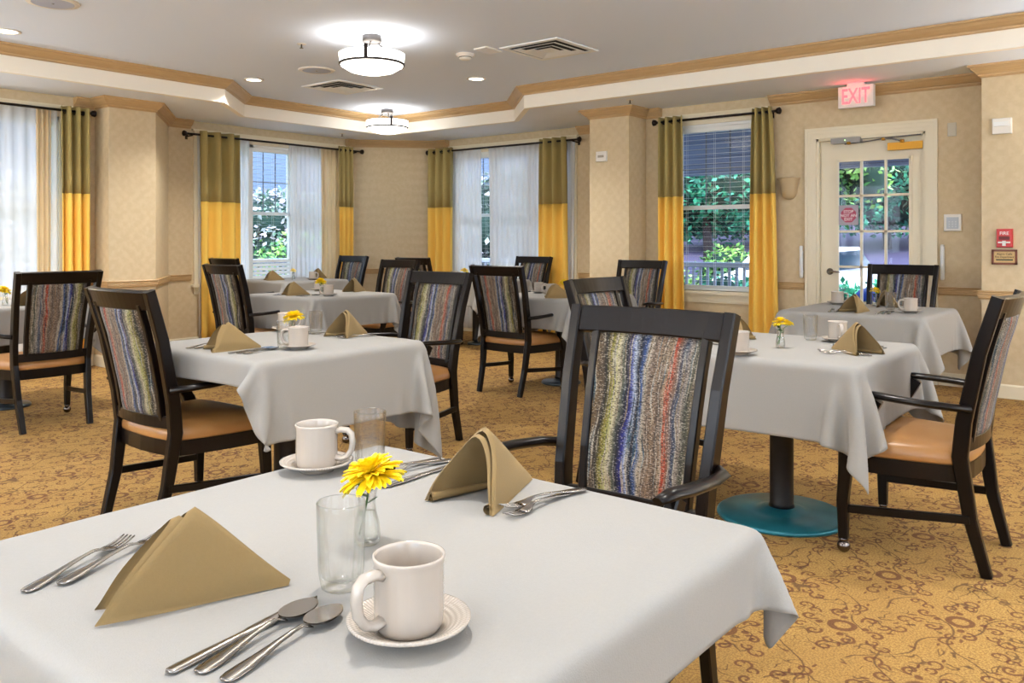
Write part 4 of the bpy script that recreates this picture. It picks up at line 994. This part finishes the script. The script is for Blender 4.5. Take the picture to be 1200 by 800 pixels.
def make_flower(kind=0, seed=1):
    """z=0 on the cloth; stem inside the vase, bloom above it"""
    rg = random.Random(seed); r = empty('flower')
    if kind == 2: bx, by, bz, sz, tl = -.030, .012, .106, .024, -.5
    elif kind == 1: bx, by, bz, sz, tl = 0, 0, .108, .036, .15
    else: bx, by, bz, sz, tl = -.006, .006, .106, .051, .2
    mb = MB(); mb.sweep([(.010, -.008, .012), (.004, -.004, .04), (0, 0, .065), (bx*.5, by*.5, .085), (bx, by, bz-.008)], (.0034, .0034), (1, 0, 0), nseg=7); mb.build('stem', M_stem, r)
    mb = MB()
    for x0, z0, dx, dy, l in ((0, .07, .5, .6, .026), (.002, .06, -.7, .3, .022), (.004, .04, .3, -.7, .018), (0, .082, .7, -.3, .024)):
        d = Vector((dx, dy, .45)).normalized(); u_ = d.cross(Vector((0, 0, 1))).normalized()
        pts = [Vector((x0, 0, z0))+d*l*f+u_*w_*l*.32 for f, w_ in ((0, 0), (.35, 1), (.7, .8), (1, 0), (.7, -.8), (.35, -1))]
        mb.add([tuple(p) for p in pts]+[tuple(p+Vector((0, 0, -.0006))) for p in pts], [(0,1,2,3,4,5), (11,10,9,8,7,6)])
    mb.build('leaves', M_stem, r)
    rot = Matrix.Rotation(tl, 4, 'Y') @ Matrix.Rotation(.15, 4, 'X'); C = Vector((bx, by, bz)); mb = MB()
    layers = ((34, 1.0, -.28, 0), (32, .92, .08, .003), (26, .68, .45, .006), (20, .48, .75, .008), (12, .30, 1.05, .009)) if kind != 2 else ((16, 1.0, .0, 0), (14, .9, .15, .002))
    for n, ln, el, h0 in layers:
        for k in range(n):
            a = 2*PI*k/n+rg.uniform(-.12, .12); e = el+rg.uniform(-.12, .12); L_ = sz*ln*rg.uniform(.88, 1.08); w_ = sz*.125*(1.5 if kind == 2 else 1)
            d = Vector((math.cos(a)*math.cos(e), math.sin(a)*math.cos(e), math.sin(e))); sd = Vector((-math.sin(a), math.cos(a), 0)); up = sd.cross(d)*-1
            b = Vector((0, 0, h0)); pts = []
            for f, ww, cu in ((.08, .5, 0), (.5, 1, .05), (.85, .85, .02), (1, .35, -.03)):
                for s_ in (-1, 0, 1): pts.append(rot @ (b+d*L_*f+sd*w_*ww*s_+up*L_*(cu+(.06 if s_ == 0 else 0)*-1)))
            mb.add([p+C for p in pts], [(i*3+j, i*3+j+1, (i+1)*3+j+1, (i+1)*3+j) for i in range(3) for j in range(2)], 0, True)
    mb.build('petals', M_yellow, r)
    mb = MB(); rad = sz*(.24 if kind == 2 else .13); rings = []
    for k in range(6):
        t = k/5*PI/2; rings.append([C+(rot @ Vector((rad*math.cos(t)*math.cos(q*PI/6)+.00001, rad*math.cos(t)*math.sin(q*PI/6), (.004 if kind == 2 else .011)+rad*.7*math.sin(t)))) for q in range(12)])
    mb.loft(rings); mb.build('flower_centre', M_yc if kind == 2 else M_yc2, r)
    return r
def make_napkin(L=.235, wd=.15, a=.085, h=.118, seed=0, rolls=True):
    """pyramid fold: open mouth towards -x, back point at +x"""
    rg = random.Random(seed); mb = MB(); nu, nv = 18, 28
    def shell(scale, dz):
        def f(u, v):
            t = v*2-1; s = u
            A = Vector((a*.9-.01*dz, 0, h*scale)); Bk = Vector((L, 0, .006))
            ridge = A.lerp(Bk, s); foot = Vector((0, math.copysign(wd/2*scale, t), .0)); base = foot.lerp(Vector((L-.004, math.copysign(.006, t), .0)), s)
            q = abs(t); qs = (math.sqrt(q*q+.003)-.0)/math.sqrt(1.003)
            p = ridge.lerp(base, qs)
            bulge = math.sin(PI*q)*.010*(1-s)
            p.y = base.y*q**.9 + math.copysign(bulge, t)*scale; p.x += .004*math.sin(7*q+3*s+seed)*(1-s)
            p.z += .0015*math.sin(9*q+5*s)*(1-s)
            return tuple(p)
        return f
    T = .0035
    o1 = len(mb.v); mb.grid(shell(1.0, 0), nu, nv); o2 = len(mb.v); mb.grid(shell(.955, 1), nu, nv)
    n = nv+1
    for j in range(nv): mb.f.append((o1+j, o1+j+1, o2+j+1, o2+j)); mb.mi.append(0); mb.sm.append(True)
    for i in range(nu):
        for e in (0, nv): mb.f.append((o1+i*n+e, o1+(i+1)*n+e, o2+(i+1)*n+e, o2+i*n+e)); mb.mi.append(0); mb.sm.append(True)
    # second leaf layer inside, slightly shorter, visible at the mouth
    o3 = len(mb.v); mb.grid(shell(.93, 2), nu, nv); o4 = len(mb.v); mb.grid(shell(.905, 3), nu, nv)
    for j in range(nv): mb.f.append((o3+j, o3+j+1, o4+j+1, o4+j)); mb.mi.append(0); mb.sm.append(True)
    for s_ in ((-1, 1) if rolls else ()):     # rolled bottom hems
        pth = [Vector((.004, s_*(wd/2-.012), .0088)).lerp(Vector((L-.030, s_*.006, .005)), k/6) for k in range(7)]
        mb.sweep([tuple(p) for p in pth], [(.017*(1-.62*k/6), .0165*(1-.5*k/6)) for k in range(7)], (0, 1, 0), nseg=12, cap=False)
        mb.sweep([tuple(p) for p in pth[:4]], [(.010*(1-.3*k/6), .009*(1-.3*k/6)) for k in range(4)], (0, 1, 0), nseg=10, cap=False)
    o = mb.build('napkin', M_napkin); return o
FORK, SPOON, KNIFE, MUG, SAUCER, GLASS, VASE = make_fork(), make_spoon(), make_knife(), make_mug(), make_saucer(), make_glass(), make_vase()
NAPA = make_napkin(seed=1, a=.135, h=.126, L=.238, wd=.052, rolls=False)
NAP = [make_napkin(seed=0, a=.095, h=.132, L=.225), make_napkin(seed=2, a=.10, h=.122, L=.225)]
FLW = [make_flower(0, 1), make_flower(1, 4), make_flower(2, 6)]
CZ = TZ+.0030
SIDE = {}
def put(proto, key, lx, ly, lrz, label, cat, grp, dz=0):
    cx, cy, a, _ = TB[key]; a = math.radians(a); c, s = math.cos(a), math.sin(a)
    return place(proto, USED, (cx+lx*c-ly*s, cy+lx*s+ly*c, CZ+dz), a+lrz, label, cat, grp)
def vis(z): return z
# layout in table coordinates, sitter A at -x, sitter B at +x
for k, (x, y, a, d) in TB.items():
    far = {'T1': ('near left side', 'far side'), 'T2': ('left side', 'right side'), 'T3': ('front side', 'back side'),
           'T4': ('near side', 'far side'), 'T5': ('left side', 'right side'), 'T6': ('left side', 'right side'), 'T7': ('left side', 'right side'), 'T8': ('left side', 'right side'), 'T0': ('near side', 'far side')}[k]
    d = d.replace('the ', '', 1); on = 'on the %s, %s' % (d, far[0]); onB = 'on the %s, %s' % (d, far[1])
    J = lambda: random.uniform(-.008, .008) if k != 'T1' else 0
    # --- setting A
    if k not in ('T8',):
        if k == 'T1': put(NAPA, k, -.380, .050, -.43, 'folded beige napkin '+on, 'napkin', 'folded napkins')
        elif k == 'T2': put(NAP[1], k, -.40, -.02, -.30, 'folded beige napkin '+on, 'napkin', 'folded napkins')
        elif k == 'T3': put(NAP[0], k, -.40, .10, -.55, 'folded beige napkin '+on, 'napkin', 'folded napkins')
        elif k == 'T7': put(NAP[1], k, -.42, -.14, -.9, 'folded beige napkin '+on, 'napkin', 'folded napkins')
        elif k == 'T0': put(NAP[1], k, -.05, -.38, .5, 'folded beige napkin on the table at the left edge of the room', 'napkin', 'folded napkins')
        else: put(NAP[1], k, -.38+J(), .02, -.35, 'folded beige napkin '+on, 'napkin', 'folded napkins')
    if k in ('T1', 'T2', 'T3', 'T4', 'T5'):
        if k == 'T1':
            put(FORK, k, -.399, .195, .415, 'long handled fork lying leftmost on the nearest table', 'fork', 'forks'); put(FORK, k, -.361, .182, .345, 'fork half under the edge of the large napkin on the nearest table', 'fork', 'forks', .0016)
            put(KNIFE, k, -.390, -.144, .127, 'table knife lying beside two spoons on the nearest table', 'knife', 'knives')
            put(SPOON, k, -.370, -.168, .20, 'spoon lying between the knife and the other spoon, nearest table', 'spoon', 'spoons'); put(SPOON, k, -.362, -.204, .19, 'spoon with its bowl nearest the white mug on the nearest table', 'spoon', 'spoons')
        else:
            put(FORK, k, -.41, .12, .2, 'outer fork '+on, 'fork', 'forks'); put(FORK, k, -.39, .09, .1, 'inner fork '+on, 'fork', 'forks')
            put(KNIFE, k, -.39, -.16, .1, 'knife '+on, 'knife', 'knives'); put(SPOON, k, -.37, -.19, .12, 'spoon next to the knife '+on, 'spoon', 'spoons'); put(SPOON, k, -.36, -.222, .15, 'outer spoon '+on, 'spoon', 'spoons')
    if k not in ('T0', 'T8', 'T6'):
        mx_, my_ = {'T1': (-.165, -.275), 'T2': (-.12, -.255), 'T3': (-.15, -.275), 'T4': (-.16, -.30), 'T5': (-.20, -.33), 'T7': (-.12, .02)}[k]
        put(SAUCER, k, mx_, my_, 0, 'white saucer under a mug '+on, 'saucer', 'saucers'); put(MUG, k, mx_, my_, -.12 if k == 'T1' else -1.0, 'white coffee mug on a saucer '+on, 'mug', 'coffee mugs', .0068)
    if k in ('T1', 'T2', 'T3', 'T4', 'T7'):
        gx, gy = {'T1': (-.13, -.112), 'T2': (-.125, -.165), 'T3': (-.03, -.27), 'T4': (.03, -.13), 'T7': (-.05, -.17)}[k]
        put(GLASS, k, gx, gy, 0, 'clear water glass '+on, 'glass', 'water glasses')
    # --- vase and flowers
    vx, vy = {'T1': (0, -.015), 'T2': (.06, .03), 'T3': (-.03, .09), 'T4': (.30, .04), 'T5': (-.05, -.05), 'T6': (-.08, -.10), 'T7': (-.10, -.12), 'T8': (-.06, .12), 'T0': (-.06, -.16)}[k]
    put(VASE, k, vx, vy, 0, 'small clear bud vase on the '+d, 'vase', 'bud vases')
    put(FLW[1 if k in ('T3', 'T4', 'T6') else 0], k, vx, vy, {'T1': 2.6, 'T2': 2.3, 'T5': 1}.get(k, 0), 'yellow %s in the vase on the %s' % ('daisy' if k in ('T4', 'T6') else 'chrysanthemum', d), 'flower', 'yellow flowers')
    if k == 'T3': put(FLW[2], k, vx, vy, .9, 'yellow flower with a red centre in the right middle table vase', 'flower', 'yellow flowers')
    # --- setting B
    if k not in ('T0', 'T8', 'T7'):
        if k == 'T1': put(NAP[0], k, .205, -.01, .06, 'folded beige napkin with open mouth on the nearest table, far side', 'napkin', 'folded napkins')
        elif k == 'T3': put(NAP[1], k, .16, -.06, .1, 'folded beige napkin '+onB, 'napkin', 'folded napkins')
        elif k == 'T4': put(NAP[1], k, .17, -.08, .5, 'folded beige napkin '+onB, 'napkin', 'folded napkins')
        else: put(NAP[0], k, .24, -.05, .12, 'folded beige napkin '+onB, 'napkin', 'folded napkins')
    if k in ('T1', 'T2', 'T3', 'T4'):
        if k == 'T1':
            put(FORK, k, .432, -.120, PI-.20, 'fork crossing over another beside the far napkin, nearest table', 'fork', 'forks', .0022); put(FORK, k, .412, -.108, PI+.02, 'lower fork beside the far napkin on the nearest table', 'fork', 'forks')
            put(KNIFE, k, .425, .182, PI+.02, 'knife '+onB, 'knife', 'knives'); put(SPOON, k, .435, .213, PI-.12, 'inner spoon '+onB, 'spoon', 'spoons'); put(SPOON, k, .425, .240, PI-.02, 'outer spoon '+onB, 'spoon', 'spoons')
        else:
            put(FORK, k, .42, -.14, PI-.2, 'outer fork '+onB, 'fork', 'forks'); put(FORK, k, .41, -.10, PI-.1, 'inner fork '+onB, 'fork', 'forks')
            put(KNIFE, k, .42, .17, PI, 'knife '+onB, 'knife', 'knives'); put(SPOON, k, .42, .20, PI, 'spoon next to the knife '+onB, 'spoon', 'spoons')
    if k not in ('T0',):
        mx_, my_ = {'T1': (.21, .372), 'T2': (.27, .36), 'T3': (.02, .40), 'T4': (.25, .28), 'T5': (.2, .3), 'T6': (.05, -.28), 'T7': (.02, .25), 'T8': (-.1, .25)}[k]
        if k == 'T6': put(SAUCER, k, mx_, my_, 0, 'white saucer under a mug on the '+d, 'saucer', 'saucers'); put(MUG, k, mx_, my_, 2, 'white coffee mug on the '+d, 'mug', 'coffee mugs', .0068)
        else:
            put(SAUCER, k, mx_, my_, 0, 'white saucer under a mug '+onB, 'saucer', 'saucers'); put(MUG, k, mx_, my_, {'T1': -TH*0+PI-.95}.get(k, 2.2), 'white coffee mug on a saucer '+onB, 'mug', 'coffee mugs', .0068)
    if k in ('T1', 'T2', 'T3'):
        gx, gy = {'T1': (.29, .305), 'T2': (.28, .14), 'T3': (.22, .30)}[k]
        put(GLASS, k, gx, gy, 0, 'clear water glass '+onB, 'glass', 'water glasses')
# ------------------------------------------------------------------ outside: porch, shrubs, road
M_deck = variegated('porch_boards', (120, 126, 138), .7, 8, .1); M_paint = mat('porch_paint', (150, 160, 182), .6)
def siding():
    m = mat('blue_grey_siding', (150, 164, 196), .6); t = NT(m); s = t.sep(t.coord()); f = t.m_('FRACT', t.mul(s[2], 1/.1))
    t.color(t.mix(t.smooth(f, .86, .96, 0, 1), lin((118, 132, 166)), lin((78, 88, 116)))); t.bump(f, .6, .01); return m
M_side = siding()
M_grass = variegated('lawn_grass', (74, 124, 70), .9, 6, .35, .5, 60); M_asph = variegated('asphalt', (74, 68, 100), .85, 4, .12, .3, 120)
def leafmat(name, a, b):
    m = mat(name, a, .55); t = NT(m); t.color(t.mix(t.smooth(t.noise(t.coord(), 3.5, 3), .35, .65, 0, 1), lin(a), lin(b))); t.b.inputs['Subsurface Weight'].default_value = 0; return m
M_leafA = leafmat('teal_green_leaves', (12, 84, 70), (72, 176, 132)); M_leafB = leafmat('light_green_leaves', (60, 130, 66), (168, 214, 110)); M_leafC = leafmat('pale_blossom_leaves', (70, 120, 90), (216, 206, 224))
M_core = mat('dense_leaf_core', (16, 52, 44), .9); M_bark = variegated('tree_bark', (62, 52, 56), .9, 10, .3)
PP = lambda e: [(-3, YB+WT+.02), (XC+WT+.02, YB+WT+.02), (XC+WT+.02, 4.9), (XD+WT+.02, 4.4), (XD+WT+.02, -4), (10.4+e, -4), (10.4+e, 11.4), (-3, 11.4)]
struct(MB().prism(PP(0), -.3, -.06).build('floor_porch', M_deck), 'grey boarded porch deck outside the windows', 'porch floor')
struct(MB().box((XD+WT+.02, -4, 2.75), (10.6, 6.1, 2.85)).build('ceiling_porch', M_paint), 'painted porch ceiling outside the door', 'porch ceiling')
struct(MB().box((10.32, -4, 2.06), (10.48, 6.1, 2.75)).build('beam_porch', M_side), 'blue grey clad beam along the porch roof beyond the door', 'beam')
def ground(x0, x1, y0, y1, f, m, name, label, nx=14, ny=6):
    mb = MB(); mb.grid(lambda u, v: (x0+(x1-x0)*u, y0+(y1-y0)*v, f(x0+(x1-x0)*u, y0+(y1-y0)*v)), nx, ny)
    return struct(mb.build(name, m), label, 'ground')
rise = lambda x, y: -.35+min(2.1, max(0, x-15.5, (y-18)*.4)*.15)
ground(10.4, 60, -40, 60, rise, M_grass, 'ground', 'green lawn rising beyond the porch', 40, 40); ground(-30, 10.5, 11.4, 60, rise, M_grass, 'ground', 'green lawn beyond the left windows', 20, 30)
ground(12.8, 29, -30, 16, lambda x, y: rise(x, y)+.03, M_asph, 'road', 'purple grey asphalt drive seen through the door glass', 20, 6)
def railing(p0, p1, n, label):
    L = Vector((p0[0], p0[1], 0)); r = empty('porch_railing', tuple(L)); tag(r, label, 'railing', 'porch railings'); D = Vector((p1[0], p1[1], 0))-L
    dn = D.normalized(); nr = Vector((-dn.y, dn.x, 0))
    for nm, z, w_, h_ in (('top_rail', .87, .07, .07), ('bottom_rail', .10, .05, .06)):
        mb = MB(); mb.sweep([(0, 0, z), tuple(D+Vector((0, 0, z)))], (w_, h_), tuple(nr)); mb.build(nm, M_paint, r)
    mb = MB()
    for k in range(1, n): q = D*k/n; mb.sweep([tuple(q+Vector((0, 0, .10))), tuple(q+Vector((0, 0, .86)))], (.034, .034), tuple(nr))
    mb.build('spindles', M_paint, r)
railing((10.40, 4.32), (10.40, 11.28), 68, 'blue grey porch railing with spindles seen through the window nearest the door'); railing((3.0, 11.36), (10.2, 11.36), 70, 'blue grey porch railing beyond the left windows')
for i, (x, y, l) in enumerate(((10.4, 4.22, 'square porch post beside the steps'), (10.4, 11.4, 'square porch post at the porch corner'))):
    mb = MB(); mb.box((-.07, -.07, -.06), (.07, .07, 2.06)); mb.box((-.10, -.10, -.06), (.10, .10, .12)); mb.box((-.10, -.10, 1.96), (.10, .10, 2.06)); tag(mb.build('porch_post', M_paint, None, (x, y, 0)), l, 'post')
def plant(name, x, y, z0, rx, ry, rz, n, leaf, m, label, cat, trunk=0, seed=0, group=None):
    rg = random.Random(seed); r = empty(name, (x, y, z0)); tag(r, label, cat, group); cz = trunk+rz*.92
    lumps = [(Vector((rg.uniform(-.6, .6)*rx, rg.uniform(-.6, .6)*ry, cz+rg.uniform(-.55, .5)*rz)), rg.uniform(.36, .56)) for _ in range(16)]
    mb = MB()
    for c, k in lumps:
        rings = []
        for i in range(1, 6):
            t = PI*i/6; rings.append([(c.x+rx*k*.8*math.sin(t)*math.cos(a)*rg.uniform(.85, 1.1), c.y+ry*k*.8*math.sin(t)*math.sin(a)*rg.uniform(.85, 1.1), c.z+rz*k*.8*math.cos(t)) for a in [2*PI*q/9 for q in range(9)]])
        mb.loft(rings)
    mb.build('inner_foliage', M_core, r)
    vs = []; fs = []
    for _ in range(n):
        c, k = rg.choice(lumps); th_, ph_ = rg.uniform(0, 2*PI), math.acos(rg.uniform(-1, 1)); q = k*rg.uniform(.78, 1.12)
        p = c+Vector((rx*q*math.sin(ph_)*math.cos(th_), ry*q*math.sin(ph_)*math.sin(th_), rz*q*math.cos(ph_)))
        d = Vector((rg.gauss(0, 1), rg.gauss(0, 1), rg.gauss(0, .6))).normalized(); s_ = d.cross(Vector((rg.gauss(0, 1), rg.gauss(0, 1), rg.gauss(0, 1)))).normalized()
        l = leaf*rg.uniform(.7, 1.3); b = len(vs); vs += [p, p+d*l*.5+s_*l*.26, p+d*l, p+d*l*.5-s_*l*.26]; fs.append((b, b+1, b+2, b+3))
    mb = MB(); mb.add(vs, fs); mb.build('leaves', m, r)
    if trunk:
        mb = MB(); mb.sweep([(0, 0, -.2), (.05, .02, trunk*.5), (0, .05, trunk+rz*.5)], [(.3, .3), (.24, .24), (.18, .18)], (1, 0, 0), nseg=9); mb.build('trunk', M_bark, r)
    return r
TR = 'trees beyond the porch'; SH = 'shrubs along the porch'
for i, (x, y, rx, ry, rz, n, m, tk, l, lf) in enumerate((
    (12.9, 4.25, .7, .75, .85, 1500, M_leafB, 1.75, 'small teal green tree with pale leaves filling the left glass of the door', .13), (17.8, 8.6, 1.9, 1.9, 1.5, 9000, M_leafA, 1.1, 'dense tree behind the window nearest the door', .16),
    (30, 1.6, 3.2, 3.6, 3.4, 7000, M_leafA, .6, 'large dense tree beyond the drive', .26), (30, 9.4, 3.2, 3.7, 3.6, 9000, M_leafA, .6, 'large dark tree beyond the door view', .26),
    (31, 17.0, 3.2, 3.0, 3.6, 6500, M_leafA, .6, 'large dark tree beyond the pillar side window', .26),
    (24.0, 6.4, 2.0, 2.2, 1.9, 9000, M_leafA, .2, 'dense green tree across the drive in the door view', .18), (24.0, 11.6, 2.0, 2.4, 2.0, 9000, M_leafA, .2, 'dense green tree across the drive in the window nearest the door', .18),
    (16.0, 12.6, 2.0, 2.2, 1.5, 4500, M_leafC, .5, 'pale blossoming tree beyond the right corner window', .17), (12.0, 17.8, 2.3, 2.1, 1.3, 6500, M_leafC, .7, 'pale blossoming tree beyond the left corner window', .17),
    (6.2, 17.4, 2.2, 2.0, 1.4, 4500, M_leafC, .5, 'pale leafy tree beyond the left edge window', .17))):
    plant('tree', x, y, rise(x, y), rx, ry, rz, n, lf, m, l, 'tree', tk, i+1, TR)
for i, (x, y, rx, ry, rz, n, m, l) in enumerate((
    (11.8, 6.9, .7, .8, .62, 2400, M_leafB, 'green shrub just beyond the porch railing by the door'), (11.7, 5.0, .7, .55, .60, 2600, M_leafA, 'green shrub beyond the porch railing behind the olive curtain window'),
    (11.5, 8.4, .8, 1.3, .7, 2000, M_leafA, 'green shrub beyond the corner window right'), (12.5, 3.8, .8, .6, .50, 3600, M_leafA, 'low green shrub seen through the lower door glass'), (12.0, 2.2, .6, .7, .42, 2400, M_leafA, 'low green shrub right of the door view'),
    (10.3, 12.9, 1.2, .8, .95, 3600, M_leafB, 'leafy green shrub beyond the left corner window'), (7.6, 12.9, 1.2, .8, .95, 2600, M_leafB, 'leafy green shrub beyond the left windows'), (4.6, 12.8, 1.4, .8, .9, 2600, M_leafC, 'pale shrub beyond the left edge window'),
    (17.0, 7.7, 1.0, .9, .7, 2600, M_leafB, 'light green shrub on the bank beyond the drive'))):
    plant('shrub', x, y, rise(x, y), rx, ry, rz, n, .11, m, l, 'shrub', 0, 40+i, SH)

pc = empty('patio_chair', (11.0, 3.34, -.35)); tag(pc, 'dark blue patio chair on the porch seen through the door glass', 'patio chair')
M_navy = mat('navy_paint', (20, 60, 150), .35)
pc.rotation_euler = (0, 0, 2.6)
mb = MB(); mb.box((-.24, -.24, .40), (.24, .24, .44)); mb.build('seat', M_navy, pc)
mb = MB(); mb.sweep([(-.22, -.22, .72), (-.26, -.12, .84), (-.27, 0, .87), (-.26, .12, .84), (-.22, .22, .72)], (.05, .16), (1, 0, 0), smooth=True); mb.build('backrest', M_navy, pc)
for sx in (-1, 1):
    for sy in (-1, 1):
        mb = MB(); mb.sweep([(.21*sx, .21*sy, .0), (.20*sx, .21*sy, .72 if sx < 0 else .41)], (.04, .04), (1, 0, 0)); mb.build('leg', M_navy, pc)
car = empty('parked_car', (15.4, 5.55, -.33)); tag(car, 'white parked car on the drive seen through the door glass', 'car')
M_car = mat('white_car_paint', (244, 246, 250), .2); M_cg = mat('car_window_tint', (40, 52, 70), .1); M_tyre = mat('tyre_rubber', (24, 24, 26), .8)
prof = [(-2.1, .35), (-2.1, .75), (-1.95, .88), (-1.1, .98), (-.45, 1.38), (.9, 1.40), (1.6, 1.02), (2.1, .95), (2.15, .4)]
mb = MB(); mb.loft([[(x_, y_*(1 if z_ < 1 else .82), z_) for x_, z_ in prof] for y_ in (-.86, -.80, .80, .86)], 0, False); mb.build('body', M_car, car)
for y_ in (-.875, .875):
    mb = MB(); mb.loft([[(-.95, y_*.93, 1.0), (-.42, y_*.84, 1.32), (.85, y_*.84, 1.34), (1.3, y_*.93, 1.03)], [(-.95, y_*.95, 1.0), (-.42, y_*.86, 1.32), (.85, y_*.86, 1.34), (1.3, y_*.95, 1.03)]], 0, False); mb.build('side_window', M_cg, car)
mb = MB(); mb.loft([[(-1.08, -.66, 1.0), (-.50, -.60, 1.36), (-.50, .60, 1.36), (-1.08, .66, 1.0)], [(-1.10, -.66, 1.02), (-.52, -.60, 1.38), (-.52, .60, 1.38), (-1.10, .66, 1.02)]], 0, False); mb.build('windshield', M_cg, car)
for x_ in (-1.3, 1.35):
    for y_ in (-.8, .8):
        mb = MB(); mb.loft([[(x_+.32*math.cos(a), y_+d_, .32+.32*math.sin(a)) for a in [2*PI*q/20 for q in range(20)]] for d_ in (-.1, .1)]); mb.build('wheel', M_tyre, car)

for nm, a, b, l in (('neighbour_house', (-4, 24.5, -.4), (22, 31, 7), 'blue grey clapboard house beyond the left windows'), ('neighbour_house', (27, 21.5, -.4), (33, 30, 7), 'blue grey clapboard house beyond the right corner window')):
    c = ((a[0]+b[0])/2, (a[1]+b[1])/2); r = empty(nm, (c[0], c[1], 0)); tag(r, l, 'house', 'neighbouring houses')
    hx, hy = (b[0]-a[0])/2, (b[1]-a[1])/2
    MB().box((-hx, -hy, a[2]), (hx, hy, b[2])).build('siding', M_side, r)
    mb = MB(); mb.loft([[(-hx-.5, -hy-.5, 7), (hx+.5, -hy-.5, 7), (hx+.5, hy+.5, 7), (-hx-.5, hy+.5, 7)], [(-hx*.8, -.3, 9.6), (hx*.8, -.3, 9.6), (hx*.8, .3, 9.6), (-hx*.8, .3, 9.6)]], 0, False); mb.build('roof', M_asph, r)
    for k in range(4):
        x_ = -hx+hx*2*(k+.5)/4; mb = MB(); mb.box((x_-.55, -hy-.05, 1.2), (x_+.55, -hy, 2.9)); w_ = mb.build('window', M_white, r); mb = MB(); mb.box((x_-.45, -hy-.07, 1.3), (x_+.45, -hy-.05, 2.8)); mb.build('pane', M_cg, w_)
